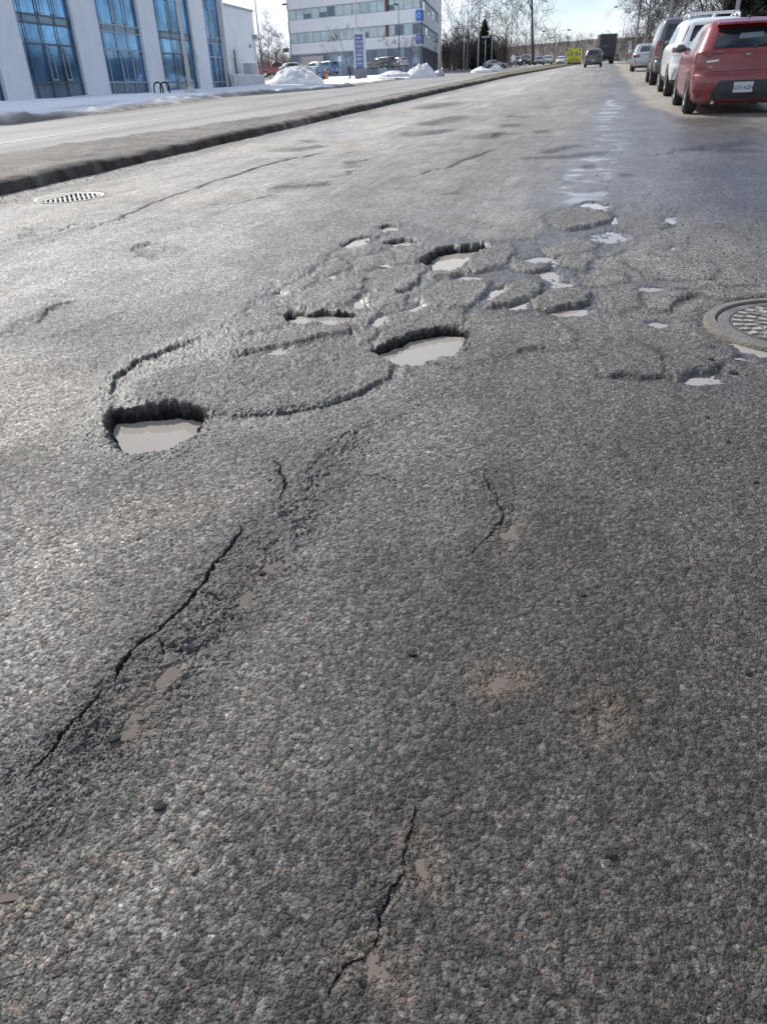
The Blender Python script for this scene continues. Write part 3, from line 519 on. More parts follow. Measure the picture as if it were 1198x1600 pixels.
# median island with a dirty kerb
MEDL = [(-8.5, -6), (-8.35, 9.8), (-7.75, 13), (-7.15, 17), (-6.9, 25), (-7.0, 40), (-7.7, 60), (-9.4, 100), (-12, 180), (-14, 260)]
v = np.concatenate([np.linspace(-6, 40, 700), np.linspace(40.3, 260, 260)]); prof = [(-0.02, -.10), (0.0, 0.0), (.015, .04), (.028, .08), (.045, .105), (.08, .122), (.14, .128)]
us = [p[0] for p in prof] + list(np.linspace(.22, 1, 26)); nU = len(us)
YY = np.repeat(v[:, None], nU, 1); ml_ = np.interp(v, [p[1] for p in MEDL], [p[0] for p in MEDL]); KX = -5.87
wj = 0.03*fbm(v, v*0, .5, 4, 3)
XX = np.zeros_like(YY); ZZ = np.zeros_like(YY)
for j, uu in enumerate(us):
    if j < 7: XX[:, j] = KX-uu+wj*(.6 if j < 2 else 1.6); ZZ[:, j] = prof[j][1]
    else:
        f = (uu-.2)/.8; XX[:, j] = (KX-.16)*(1-f)+ml_*f; ZZ[:, j] = .128
ZZ = ZZ + np.where(ZZ > .02, (.010+.012*(ZZ > .12))*fbm(XX, YY, .16, 4, 33, .55)+.022*fbm(XX, YY, .6, 2, 34), 0)
ZZ[:, -1] = -.15
jn = np.clip(1-np.abs((YY+1.2) % 3.0-1.5)/.05, 0, 1)*(XX > KX-.2); ZZ = ZZ-.035*jn*(ZZ > .03)
ZZ = ZZ - 0.0045*np.maximum(0, YY-55)
n1 = fbm(XX, YY, .16, 4, 61); n2 = fbm(XX, YY, 1.3, 3, 62)
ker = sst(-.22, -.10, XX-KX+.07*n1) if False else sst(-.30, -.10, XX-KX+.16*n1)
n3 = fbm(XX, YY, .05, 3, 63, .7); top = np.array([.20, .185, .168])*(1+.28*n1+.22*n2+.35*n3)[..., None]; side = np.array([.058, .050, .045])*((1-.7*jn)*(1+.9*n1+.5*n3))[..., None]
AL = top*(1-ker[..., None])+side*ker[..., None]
gr = sst(38, 52, YY)[..., None]*(1-ker[..., None]); AL = AL*(1-gr)+np.array([.155, .13, .085])*(1+.4*n1)[..., None]*gr
pale = sst(.25, .5, fbm(XX, YY, .5, 3, 66)+.9*np.exp(-((YY-22)/6)**2)*np.exp(-((XX+6.4)/.3)**2))[..., None]*.35; AL = AL*(1-pale)+np.array([.34, .31, .28])*pale
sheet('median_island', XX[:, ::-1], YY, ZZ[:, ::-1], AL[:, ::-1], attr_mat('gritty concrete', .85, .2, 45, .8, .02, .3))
# loose grit in the gutter, on the median and across the damp side of the lane
def gravel(name, pts, m, lab):
    vs = []; fs = []
    for (x, y, z, s_) in pts:
        b_ = len(vs); a = random.random()*6.28
        for k in range(5):
            aa = a+k*1.257+random.uniform(-.3, .3); rr_ = s_*random.uniform(.6, 1.1); vs.append((x+rr_*math.cos(aa), y+rr_*math.sin(aa), z-.2*s_))
        for k in range(4):
            aa = a+k*1.571+random.uniform(-.4, .4); rr_ = s_*random.uniform(.3, .7); vs.append((x+rr_*math.cos(aa), y+rr_*math.sin(aa), z+s_*random.uniform(.25, .6)))
        fs += [(b_+k, b_+(k+1) % 5, b_+5+min(3, k)) for k in range(5)]+[(b_+(k+1) % 5, b_+5+(min(3, k+1)), b_+5+min(3, k)) for k in range(4)]+[(b_+5, b_+6, b_+7, b_+8), (b_, b_+5, b_+8)]
    me = D.meshes.new(name); me.from_pydata(vs, [], fs); me.materials.append(m); o = D.objects.new(name, me); COL.objects.link(o); tag(o, lab, kind='stuff'); return o
Zg = Z.reshape(shp); Xg = X.reshape(shp)
def hz_(x, y):
    r_ = int(np.searchsorted(Ys, y)); r_ = min(max(r_, 1), len(Ys)-1); c = int(np.searchsorted(Xg[r_], x)); c = min(max(c, 1), shp[1]-1); return float(Zg[r_, c])
pts = []
for k in range(1500):
    px_ = random.uniform(880, 1260); py_ = random.uniform(215, 460); 
    if random.random() > math.exp(-((px_-1130)/150)**2)*(1.0 if py_ > 250 else .5): continue
    q = P(px_, py_); pts.append((q[0], q[1], hz_(q[0], q[1]), random.choice([.003, .004, .005, .006, .009])))
for k in range(900):
    q = P(random.uniform(0, 1200), 1600-1300*random.random()**.7); pts.append((q[0], q[1], hz_(q[0], q[1]), random.choice([.002, .0025, .003, .004])))
for k in range(200):
    t_ = random.random(); q = P(590-430*t_+random.gauss(0, 40), 640+620*t_+random.gauss(0, 30)); pts.append((q[0], q[1], hz_(q[0], q[1]), random.choice([.002, .003])))
for k in range(260):
    q = P(random.gauss(200, 50), random.gauss(690, 30)); pts.append((q[0], q[1], hz_(q[0], q[1]), random.choice([.002, .003, .0045])))
gravel('gravel', pts, mat('dark grit', (.035, .033, .032), .7, noise=.3), 'dark grit scattered over the damp asphalt')
pts = []
for k in range(5200):
    y = 4+random.random()**1.6*34; x = -5.85+abs(random.gauss(0, .22)); pts.append((x, y, hz_(x, y)+.001, random.choice([.004, .005, .008, .011])))
for k in range(2500):
    y = 5+random.random()**1.5*34; x = random.uniform(float(np.interp(y, [p[1] for p in MEDL], [p[0] for p in MEDL]))+.1, -6.1); pts.append((x, y, .129+RZ(y), random.choice([.004, .006, .008, .012])))
gravel('gravel', pts, mat('pale grit', (.42, .39, .35), .85, noise=.5, nscale=60), 'pale grit lying in the gutter and on the median')
pts = []
for k in range(3000):
    x = random.uniform(2.5, 6.5); y = random.uniform(8, 26)
    if x < 2.7+random.random()*1.2: continue
    pts.append((x, y, hz_(x, y), random.choice([.008, .012, .018, .025])))
gravel('gravel', pts, mat('shoulder gravel', (.11, .10, .09), .8, noise=.6, nscale=40), 'grey gravel on the muddy shoulder behind the red car')
# snow field on the far side
v = np.concatenate([np.linspace(-8, 60, 300), np.linspace(60.5, 300, 170)]); us = np.concatenate([np.linspace(0, 3, 50), 3+np.linspace(0, 1, 80)[1:]**1.6*190])
YY = np.repeat(v[:, None], len(us), 1); XX = edx(YY)-us[None, :]+0.25*fbm(YY, YY*0+3, 2.2, 4, 15)*np.clip(1-us/3, 0, 1)
U2 = np.repeat(us[None, :], len(v), 0)
ZZ = np.minimum(-0.0045*np.maximum(0, YY-55), vTL(XX, YY))
lump = fbm(XX, YY, 1.1, 5, 16); soft = fbm(XX, YY, 5, 3, 17)
chunk = np.exp(-((YY-18)/2.3)**2)*np.exp(-((U2-1.2)/1.5)**2)
fine = fbm(XX, YY, .35, 4, 24, .6); ZZ = ZZ - .03 + sst(0, .9, U2)*(.17+.07*soft) + .09*fine*np.exp(-((U2-.7)/1.0)**2)*sst(0, .3, U2) + .14*lump*sst(0, .5, U2)*np.exp(-((U2-.8)/1.4)**2) + .05*soft*sst(1, 4, U2) + chunk*(.12+.35*fbm(XX, YY, .45, 4, 18))
drt = np.clip(sst(1.3, 0.25, U2+.6*lump)+.35*sst(.1, .5, fbm(XX, YY, 3, 4, 19))*sst(9, 2, U2), 0, 1)
drt = np.maximum(drt, .75*chunk*sst(-.2, .3, fbm(XX, YY, .5, 3, 23)))
park = sst(0.15, .35, fbm(XX, YY, 14, 3, 20)+1.3*sst(24, 31, U2)*sst(78, 92, YY)-.75)
AL = np.array([.80, .82, .86])*(1-drt[..., None])+np.array([.17, .15, .13])*(1+.4*lump)[..., None]*drt[..., None]
AL = AL*(1-park[..., None])+np.array([.13, .12, .11])*park[..., None]
sheet('snow_field', XX[:, ::-1], YY, ZZ[:, ::-1], AL[:, ::-1], attr_mat('snow', .75, .3, 9, .35, .08, .06))
# verge on the right behind the parked cars
gx = np.linspace(6.9, 40, 40); gy = np.linspace(-4, 260, 150); XX, YY = np.meshgrid(gx, gy)
ZZ = .05*fbm(XX, YY, 1.5, 4, 71)+.35*sst(7, 14, XX)-0.0045*np.maximum(0, YY-55)-.02; sn = sst(-.1, .15, fbm(XX, YY, 3, 4, 72)-.15)[..., None]
sheet('verge', XX, YY, ZZ, np.array([.13, .105, .07])*(1-sn)+np.array([.6, .6, .6])*sn, MG)
# far wooded ridge
gx = np.linspace(-700, 700, 120); gy = np.linspace(330, 900, 40); XX, YY = np.meshgrid(gx, gy)
ZZ = -4+(7.5+2.5*fbm(XX, YY*0, 160, 3, 81)+1.2*np.abs(fbm(XX, YY*0, 40, 3, 83)))*sst(335, 470, YY)+9*sst(420, 800, YY)*(0.3+0.7*sst(-500, 300, XX))
sheet('hill', XX, YY, ZZ, np.array([.16, .14, .125])*(1+.25*fbm(XX, YY, 25, 4, 82))[..., None], attr_mat('woodland floor', .9, .1, .4, .8, 1.0, .35))
# ------------------------------------------------------------------ bare trees
BARK = mat('grey bark', (.115, .095, .08), .9, noise=.4, nscale=6); BARKD = mat('dark bark', (.06, .05, .045), .9, noise=.4, nscale=6); BIRCH = mat('pale bark', (.36, .33, .29), .85, noise=.35, nscale=9)
TWIG = mat('twigs', (.075, .057, .048), .9, noise=.2); TWIGP = mat('pale twigs', (.20, .17, .145), .9, noise=.2)
def grow(h, seed, spread=.5, lev=4, r0=None, first=.3, nb=(3, 5), gnarl=.25, twn=5, droop=0.0, wide=1.0):
    rng = random.Random(seed); T = MB(); C = MB(); r0 = r0 or h*.022
    def br(p, d, ln, r_, l):
        n = 5 if l < 2 else 3; pts = [p]; rad = [r_]; q = Vector(p); dd = Vector(d)
        for k in range(n):
            dd = (dd+Vector((rng.gauss(0, gnarl), rng.gauss(0, gnarl), rng.gauss(.06 if l else .1, gnarl*.5)-droop*l*.1))*(.35 if l == 0 else .6)).normalized(); q = q+dd*(ln/n); pts.append(q.copy()); rad.append(max(r_*(1-.75*(k+1)/n), h*.0015))
        (T if l < 2 else C).tube(pts, rad, 7 if l == 0 else 4 if l == 1 else 3, cap=False)
        if l >= lev: return
        m = rng.randint(*nb)+(3 if l == 0 else 0)+(twn-3 if l == lev-1 else 0)
        for k in range(m):
            f = first+(1-first)*((k+rng.random())/m) if l == 0 else .25+.75*(k+rng.random())/m
            i = min(n-1, int(f*n)); a = pts[i].lerp(pts[i+1], f*n-i); ax = (pts[i+1]-pts[i]).normalized(); side = ax.orthogonal().normalized(); side.rotate(Quaternion(ax, rng.random()*6.28))
            nd = (ax*(1-spread)+side*(spread+rng.uniform(-.1, .25))).normalized(); L_ = ln*(rng.uniform(.42, .68) if l else rng.uniform(.32, .5)*(1.35-f*.7)*wide)
            br(a, nd, L_, max(rad[i]*rng.uniform(.4, .62), h*.0015), l+1)
    br(Vector((0, 0, 0)), Vector((rng.gauss(0, .03), rng.gauss(0, .03), 1)), h, r0, 0)
    return T, C
PROT = {}
def tree(kind, x, y, h, label, group=None, rz=0, z=None, tl=0.0):
    kinds = {'oak': dict(wide=1.7, seed=3, spread=.66, lev=4, r0=.017, first=.42, nb=(5, 6), gnarl=.3), 'thin': dict(seed=11, spread=.42, lev=3, r0=.009, first=.25, nb=(3, 5), gnarl=.14, twn=5), 'bushy': dict(seed=21, spread=.45, lev=4, r0=.016, first=.08, nb=(3, 4), gnarl=.3),
             'birch': dict(seed=31, spread=.36, lev=4, r0=.009, first=.3, nb=(3, 4), gnarl=.16, twn=6), 'sapling': dict(seed=41, spread=.35, lev=2, r0=.008, first=.35, nb=(2, 4), gnarl=.12), 'twiggy': dict(seed=51, spread=.5, lev=4, r0=.012, first=.15, nb=(3, 4), gnarl=.22, twn=5)}
    if kind not in PROT:
        k = dict(kinds[kind]); k['r0'] = k['r0']*10; T, C = grow(10.0, **k)
        mt, mc = {'oak': (BARKD, BARKD), 'birch': (BIRCH, TWIGP), 'thin': (BARK, TWIGP)}.get(kind, (BARK, TWIG))
        PROT[kind] = (T, C, mt, mc, {})
    T, C, mt, mc, used = PROT[kind]
    t = thing('bare_tree', label, 'tree', (x, y, GZ(x, y)-.1 if z is None else z), rz, group); t.scale = (h/10,)*3; t.rotation_euler[0] = tl
    if 'T' not in used:
        a = T.build('trunk', mt, t, smooth=True); c = C.build('crown', mc, t); used['T'] = a.data; used['C'] = c.data
    else:
        for nm, me in (('trunk', used['T']), ('crown', used['C'])): o = D.objects.new(nm, me); COL.objects.link(o); o.parent = t
    return t
def tree_px(kind, bx, by, top_px, label, group=None, depth=None, dz=0.0, seed=0):
    """base pixel, height in photo pixels, distance along the ground"""
    if depth: p = at(bx, by, depth)
    else: p = PGZ(bx, by); depth = float((p-EYE)@fw)
    h = top_px*depth*.86/F
    return tree(kind, p[0], p[1], h, label, group, rz=seed*1.7, z=p[2]-.05)
G1 = 'bare trees beyond the opposite road'; G2 = 'bare trees along the right verge'
tree_px('oak', 832, 100, 165, 'big dark bare tree with a bent trunk rising out of the median', depth=125)
for i, (kd, bx, by, hp, dp, lb) in enumerate([
 ('bushy', 704, 108, 62, 140, 'dark bare tree beside the grey tower of the office block'), ('bushy', 714, 107, 70, 150, 'second dark bushy tree from the office block'), ('birch', 728, 107, 130, 150, 'tall pale forked tree rising above the dark bushy trees'),
 ('bushy', 731, 107, 74, 145, 'dark bushy bare tree in front of the tall pale forked tree'), ('twiggy', 741, 107, 80, 155, 'twiggy bare tree close to the tall lamp left of the spruce'), ('bushy', 748, 107, 66, 160, 'bushy bare tree against the left flank of the dark spruce'),
 ('thin', 722, 106, 72, 165, 'slender bare tree behind the row of bushy ones'), ('twiggy', 697, 108, 55, 160, 'low twiggy tree right at the tower wall'),
 ('thin', 783, 104, 62, 165, 'thin pale tree first right of the spruce'), ('birch', 790, 104, 86, 170, 'tall thin pale tree standing between the spruce and the big dark tree'), ('thin', 797, 105, 92, 140, 'slender leaning tree with a grey trunk near the white round sign'),
 ('twiggy', 811, 103, 60, 150, 'twiggy tree with a dark trunk over the parked dark cars'), ('thin', 819, 102, 66, 160, 'thin bare tree just left of the big dark tree'), ('birch', 825, 101, 84, 170, 'pale tree directly behind the big dark trunk'), ('twiggy', 843, 101, 50, 180, 'low twiggy tree just right of the big dark trunk'), ('thin', 805, 103, 78, 175, 'thin tree behind the slender leaning one')]):
    tree_px(kd, bx, by, hp, lb, G1, dp, seed=i)
for i, (bx, by, hp, dp, kd, lb) in enumerate([(418, 108, 62, 120, 'twiggy', 'first bare tree right of the white annex'), (427, 107, 52, 140, 'bushy', 'bushy tree above the maroon truck'), (436, 107, 46, 150, 'twiggy', 'low bare tree over the silver sedan'), (445, 106, 42, 160, 'bushy', 'low tree touching the corner of the office block'), (412, 108, 70, 135, 'bushy', 'tree half hidden by the white annex'), (422, 106, 56, 170, 'twiggy', 'bare tree behind the pair beside the annex')]):
    tree_px(kd, bx, by, hp, lb, 'bare trees between the two buildings', dp, seed=i+3)
for i, (bx, by, hp, dp, lb) in enumerate([(20, 150, 42, 50, 'staked sapling at the left edge of the snow lawn'), (108, 148, 62, 50, 'staked sapling before the first glazed bay'), (222, 142, 55, 54, 'staked sapling before the second glazed bay'), (313, 137, 52, 58, 'thin sapling right of the near lamp post'), (372, 134, 50, 62, 'sapling in front of the white annex wall'), (545, 112, 64, 95, 'young spreading tree beside the blue totem sign'), (611, 111, 52, 95, 'young tree in front of the dark parking lamp'), (634, 109, 46, 100, 'young tree before the dark parked cars'), (655, 105, 52, 100, 'young tree growing out of the snow heap')]):
    t = tree_px('sapling' if i < 5 else 'twiggy', bx, by, hp, lb, 'young trees planted in the snow', dp, seed=i)
    if i < 5:
        st = MB()
        for q in (-.9, .9): st.tube([(q, 0, 0), (q*1.02, 0, 4.3)], .09, 6)
        if i < 3: st.build('stake', BARKD, t)
rr = [(990, 104, 72, 85, 'twiggy', 'twiggy tree farthest up the right verge'), (1003, 105, 84, 75, 'thin', 'thin tree behind the roof of the silver car'), (1012, 104, 96, 70, 'twiggy', 'twiggy tree above the tall dark car'), (1022, 102, 120, 62, 'oak', 'dark limbed tree over the tall dark car'), (1034, 102, 110, 66, 'bushy', 'bushy tree behind the steel pole'), (1048, 100, 130, 55, 'oak', 'dark limbed tree between the dark car and the white car'), (1062, 98, 125, 60, 'bushy', 'bushy tree above the white roof rails'), (997, 103, 60, 95, 'bushy', 'low bushy tree up the right verge'), (1008, 102, 70, 90, 'bushy', 'bushy tree over the silver car'), (985, 101, 56, 110, 'bushy', 'bushy tree over the far snow bank'), (978, 99, 46, 130, 'bushy', 'bushy tree above the distant dark car'), (1085, 96, 120, 50, 'bushy', 'bushy tree behind the rear of the white car'), (1104, 96, 135, 46, 'oak', 'dark limbed tree nearest the dark spruces'), (1075, 98, 90, 75, 'twiggy', 'twiggy tree glimpsed over the white roof'), (1030, 99, 80, 90, 'bushy', 'bushy tree filling the gap behind the steel pole'), (1018, 100, 66, 105, 'bushy', 'bushy tree in the wood behind the dark car')]
for i, (bx, by, hp, dp, kd, lb) in enumerate(rr): tree_px(kd, bx, by, hp, lb, G2, dp, seed=i)
# spruces
NEED = mat('spruce needles', (.022, .034, .022), .8, noise=.4, nscale=3)
def spruce_mesh(seed):
    rng = random.Random(seed); mb = MB(); tr = MB(); tr.tube([(0, 0, 0), (0, 0, 9.9)], [.16, .02], 6)
    for k in range(1500):
        z = .5+9.3*(rng.random()**1.15); rr_ = (10-z)/10*2.3*(.35+.65*rng.random()**.5)*(1+.25*math.sin(z*3.1+seed)); a = rng.random()*6.28; c = Vector((rr_*math.cos(a), rr_*math.sin(a), z-rr_*.25))
        d = Vector((math.cos(a), math.sin(a), -.45+rng.uniform(-.3, .3))).normalized(); s_ = Vector((-math.sin(a), math.cos(a), rng.uniform(-.3, .3))); l = rng.uniform(.25, .6); w_ = rng.uniform(.08, .2)
        mb.add([c-d*l*.5-s_*w_, c-d*l*.5+s_*w_, c+d*l+s_*w_*.2, c+d*l-s_*w_*.2], [(0, 1, 2, 3)])
        mb.add([c-d*l*.5+Vector((0, 0, -w_)), c-d*l*.5+Vector((0, 0, w_)), c+d*l], [(0, 1, 2)])
    return tr, mb
SPR = {}
def spruce(x, y, z, h, label, group, seed, wide=1.0):
    t = thing('spruce_tree', label, 'tree', (x, y, z), seed, group); t.scale = (h/10*wide, h/10*wide, h/10)
    if not SPR:
        a, b = spruce_mesh(2); o1 = a.build('trunk', BARKD, t); o2 = b.build('crown', NEED, t); SPR['a'] = o1.data; SPR['b'] = o2.data
    else:
        for nm, me in (('trunk', SPR['a']), ('crown', SPR['b'])): o = D.objects.new(nm, me); COL.objects.link(o); o.parent = t
for i, (bx, by, hp, dp, lb) in enumerate([(755, 108, 76, 150, 'dark pointed spruce tallest behind the lamp posts'), (764, 108, 52, 155, 'dark spruce low at the right flank of the tallest one'), (743, 108, 44, 160, 'low dark spruce left of the tallest one')]):
    p = at(bx, by, dp); spruce(p[0], p[1], p[2], hp*dp*.86/F, lb, 'spruces beyond the opposite road', i, 1.35)
for i, (bx, by, hp, dp, lb) in enumerate([(1150, 80, 140, 42, 'dark spruce behind the white car, left one of the near pair'), (1188, 78, 150, 38, 'dark spruce nearest the right edge'), (1222, 78, 150, 36, 'dark spruce partly outside the picture'), (1125, 84, 100, 60, 'smaller dark spruce behind the roof rails')]):
    p = at(bx, by, dp); spruce(p[0], p[1], p[2], hp*dp*.86/F, lb, 'spruces on the right verge', i+5, 1.25)
# far wood on the ridge and the undergrowth of the right verge: too many stems to count
def wood(name, fn, n, m, lab, hh=(5, 9), nt_=7):
    rng = random.Random(9); mb = MB()
    for _ in range(n):
        x, y, z = fn(rng); h = rng.uniform(*hh); lean = Vector((rng.gauss(0, .06), rng.gauss(0, .06), 1)).normalized(); b_ = Vector((x, y, z-.3)); w_ = h*.008
        mb.add([b_+Vector((-w_, 0, 0)), b_+Vector((w_, 0, 0)), b_+lean*h], [(0, 1, 2)])
        for k in range(nt_):
            f = rng.uniform(.25, .95); q = b_+lean*h*f; a = rng.random()*6.28; d = Vector((math.cos(a), math.sin(a)*.6, rng.uniform(.5, 1.3))).normalized()*h*(1-f*.7)*.42; s_ = Vector((w_*.8, 0, w_*.4))
            mb.add([q-s_, q+s_, q+d], [(0, 1, 2)])
            e = q+d*.5; d2 = Vector((d.x+rng.gauss(0, .6)*h*.1, d.y, d.z*.5)); mb.add([e-s_*.6, e+s_*.6, e+d2], [(0, 1, 2)])
    o = mb.build(name, m); tag(o, lab, kind='stuff')
def f1(rng):
    y = rng.uniform(340, 520); x = rng.uniform(-420, 330); k = (y-335)/135; k = min(1, max(0, k)); k = k*k*(3-2*k)
    return x, y, -4.4+7.0*k
WD = mat('distant woodland', (.135, .115, .105), .95, noise=.25, nscale=.05)
wood('woods', f1, 5200, WD, 'distant bare woodland along the ridge', (6, 10), 6)
def f2(rng):
    y = 34+rng.random()**1.3*130; return rng.uniform(8.5+.035*y, 20+.05*y), y, RZ(y)+.1
wood('undergrowth', f2, 900, TWIG, 'brown undergrowth and thin stems along the right verge', (2.5, 5.5), 8)
def f3(rng): return rng.uniform(-110, -20), rng.uniform(185, 235), -1.2
wood('undergrowth', f3, 1300, mat('far twigs', (.16, .13, .115), .95), 'brown brushwood beyond the office block and the parking', (4, 7), 6)
def f4(rng):
    q = at(rng.uniform(692, 792), 107, rng.uniform(165, 205)); return q[0], q[1], q[2]
wood('woods', f4, 420, mat('dark brushwood', (.055, .045, .042), .95), 'dark brown wood behind the row of bushy trees and the spruce', (4.5, 8.5), 9)
def f5(rng):
    y = 44+rng.random()**1.2*120; return rng.uniform(7.5+.05*y, 24+.08*y), y, RZ(y)+.1
wood('woods', f5, 620, mat('brown wood', (.07, .052, .042), .95), 'dense brown wood behind the parked cars on the right', (5.5, 9.5), 12)
# ------------------------------------------------------------------ buildings
def frame(O, az, lab, nm, cat, flip=False):
    """Empty whose local x runs along the facade, y into the building and z up (level)"""
    U = np.array([math.sin(az), math.cos(az), 0]); U = U-UPV*(U@UPV); U /= np.linalg.norm(U)
    Y_ = np.cross(UPV, U)
    if flip: Y_ = -Y_
    o = D.objects.new(nm, None); COL.objects.link(o)
    M = Matrix(((U[0], Y_[0], UPV[0], O[0]), (U[1], Y_[1], UPV[1], O[1]), (U[2], Y_[2], UPV[2], O[2]), (0, 0, 0, 1))) if not flip else None
    o.matrix_world = M; tag(o, lab, cat); return o, U, Y_
def uv(O, U, V, x, y, off=None):
    O = O if off is None else O+off
    A = np.array([U, V, -ray(x, y)]).T; s_ = np.linalg.solve(A, EYE-O); return float(s_[0]), float(s_[1])
WHT = mat('white render', (.70, .71, .74), .75, noise=.05, nscale=.6, bump=.1, bscale=20)
GLB = mat('blue glass', (.15, .33, .55), .06, metal=.75, noise=.45, nscale=.35, bump=.06, bscale=.9)
GLS = mat('spandrel glass', (.12, .19, .26), .12, metal=.5, noise=.2, nscale=.5)
ALU = mat('aluminium frame', (.34, .40, .46), .4, metal=.4); DKF = mat('dark frame', (.07, .10, .14), .4)
BEI = mat('beige panel', (.42, .38, .36), .7)
O1 = at(54, 145.5, 47); az1 = R(-4.2); B1, U1, Yi1 = frame(O1, az1, 'white two storey building with tall blue glazed bays standing on the snow', 'office_building', 'building')
q1 = lambda x, y, off=None: uv(O1, U1, UPV, x, y, off)
bays = [(q1(-40, 152)[0], q1(11.5, 147)[0]), (0.0, q1(137, 141.3)[0]), (q1(173.6, 140.2)[0], q1(236, 137)[0]), (q1(260, 136)[0], q1(312.5, 134)[0]), (q1(333, 133)[0], q1(357, 131.7)[0])]
uend = q1(363, 131.5)[0]; u_beg = bays[0][0]-6
TOP = 17.5
zf = lambda y_, x_=50: q1(x_, y_)[1]
sill, tr, spb, spt = zf(128.5), zf(67), zf(34.5), zf(21)
print('B1 bays', [(round(a, 1), round(b, 1)) for a, b in bays], uend, 'z', sill, tr, spb, spt)
mb = MB(); xs = [u_beg]+[v_ for b_ in bays for v_ in b_]+[uend]
for k in range(0, len(xs)-1, 2): 
    if xs[k+1]-xs[k] > .05: mb.box(xs[k], xs[k+1], 0, .5, -1.0, TOP)
mb.box(u_beg, uend, .5, 26, -1.0, TOP-.3); mb.box(u_beg-.1, uend+.1, -.05, .5, TOP+.003, TOP+.5)
mb.build('wall', WHT, B1)
mb = MB(); mb.box(bays[4][1]+.0, bays[4][1]+.55, -.06, .0, -1, TOP); mb.build('beige_pier', BEI, B1)
for k, (a, b_) in enumerate(bays):
    w_ = b_-a; wn = MB(); fr = MB(); op = MB()
    wn.box(a+.01, b_-.01, .30, .34, -.8, TOP-.4)
    g_ = wn.build('window', GLB, B1)
    sp = MB(); 
    for za_, zb_ in ((spb+.02, spt-.02), (-.8, sill), (spb+4.2, spt+4.2)): sp = MB(); sp.box(a+.01, b_-.01, .275, .299, za_, zb_); sp.build('spandrel', GLS, g_)
    for z_ in (sill, tr, spb, spt, spb+4.2, spt+4.2): fr.box(a, b_, .22, .2745, z_-.05, z_+.05)
    ms = [0, .14, .42, .70, 1.0]
    for i, m_ in enumerate(ms):
        x_ = a+.03+(w_-.06)*m_; hw = .05 if i not in (0,) else .09; fr.box(max(a, x_-hw), min(b_, x_+hw), .20, .2195, -.7, TOP-.4)
    fr.build('frame', DKF if k % 2 else ALU, g_)
    for f0 in (.43, .70):
        for z0, z1 in ((sill+.1, sill+2.0), (spt+.1, spt+2.3)):
            op = MB()
            x0 = a+w_*f0; x1 = x0+w_*.10
            op.box(x0, x1, .17, .199, z0, z0+.08); op.box(x0, x1, .17, .199, z1, z1+.08); op.box(x0, x0+.07, .17, .199, z0+.081, z1-.001); op.box(x1-.07, x1, .17, .199, z0+.081, z1-.001); op.build('opening_sash', ALU, g_)
    rv = MB(); rv.box(a-.002, a+.06, -.03, .19, -.8, TOP-.4); rv.build('reveal', mat('mauve trim', (.25, .25, .33), .5), g_)
# annex
offA = Yi1*2.5; ua0 = q1(349, 60, offA)[0]; ua1 = q1(404, 115, offA)[0]; za = q1(387, 17.5, offA)[1]
mb = MB(); mb.box(uend+.02, ua1, 2.5, 20, -1.5, za); mb.build('annex', WHT, B1); mb = MB(); mb.box(uend+.02, ua1+.1, 2.4, 20.1, za+.003, za+.22); mb.build('coping', ALU, B1)
ud0, zd0 = q1(364, 78, offA); ud1, zd1 = q1(371, 115, offA); mb = MB(); mb.box(ud0, ud1, 2.44, 2.499, zd1, zd0); mb.box(ud0+.1, ud1-.1, 2.42, 2.439, zd1+.05, zd0-.1); mb.build('door', mat('grey door', (.22, .22, .27), .5), B1)
uu, zz_ = q1(390, 72, offA); mb = MB(); mb.box(uu-.15, uu+.15, 2.3, 2.499, zz_-.2, zz_+.2); mb.lathe([(.05, 0), (.14, .1), (.14, .12)], 10, (uu, 2.28, zz_), 'y'); mb.build('wall_lamp', ALU, B1)
# low wall, utility cabinet, bicycle hoops
offW = -Yi1*.6; uw0, zw1 = q1(362, 116, offW); uw1, zw0 = q1(412, 131, offW)
lw = thing('low_wall', 'low pale concrete wall in front of the white annex', 'wall'); lw.matrix_world = B1.matrix_world.copy(); mb = MB()
n_ = 10
for k in range(n_): a = uw0+(uw1-uw0)*k/n_; mb.box(a+.01, uw0+(uw1-uw0)*(k+1)/n_-.01, -.8, -.6, -2, zw1-.1)
mb.build('panel', mat('pale concrete', (.5, .5, .52), .8, noise=.15, nscale=2), lw); mb = MB(); mb.box(uw0, uw1, -.84, -.56, zw1-.097, zw1); mb.build('cap', WHT, lw)
uc0, zc1 = q1(386, 100, offW-Yi1*-1.5); uc1, zc0 = q1(398, 116, offW-Yi1*-1.5); cb = thing('utility_cabinet', 'grey box cabinet standing behind the low wall at the annex corner', 'cabinet'); cb.matrix_world = B1.matrix_world.copy()
mb = MB(); mb.box(uc0, uc1, .5, 1.4, zc0-1, zc1); mb.box(uc0-.03, uc1+.03, .46, 1.44, zc1+.002, zc1+.08); mb.build('housing', mat('cabinet grey', (.42, .43, .46), .6), cb); mb = MB(); mb.box(uc0+.1, uc1-.1, .47, .499, zc0, zc1-.15); mb.build('door', mat('cabinet door', (.37, .38, .41), .5), cb)
hm = mat('dark steel hoop', (.03, .03, .035), .4, metal=.6)
for k, xx in enumerate((247.5, 257.5)):
    p = at(xx, 138.0, 52); hp_ = thing('bicycle_hoop', ['dark bicycle hoop farther from the lamp post', 'dark bicycle hoop nearer the lamp post'][k], 'bike rack', p, yaw, 'bicycle hoops at the white pier'); mb = MB()
    mb.tube([(-.32*1, 0, -.3)]+[(-.3*math.cos(a_*math.pi/8), 0, .02+.36*math.sin(a_*math.pi/8)) for a_ in range(9)]+[(.32, 0, -.3)], .055, 6); mb.build('hoop', hm, hp_, smooth=True)
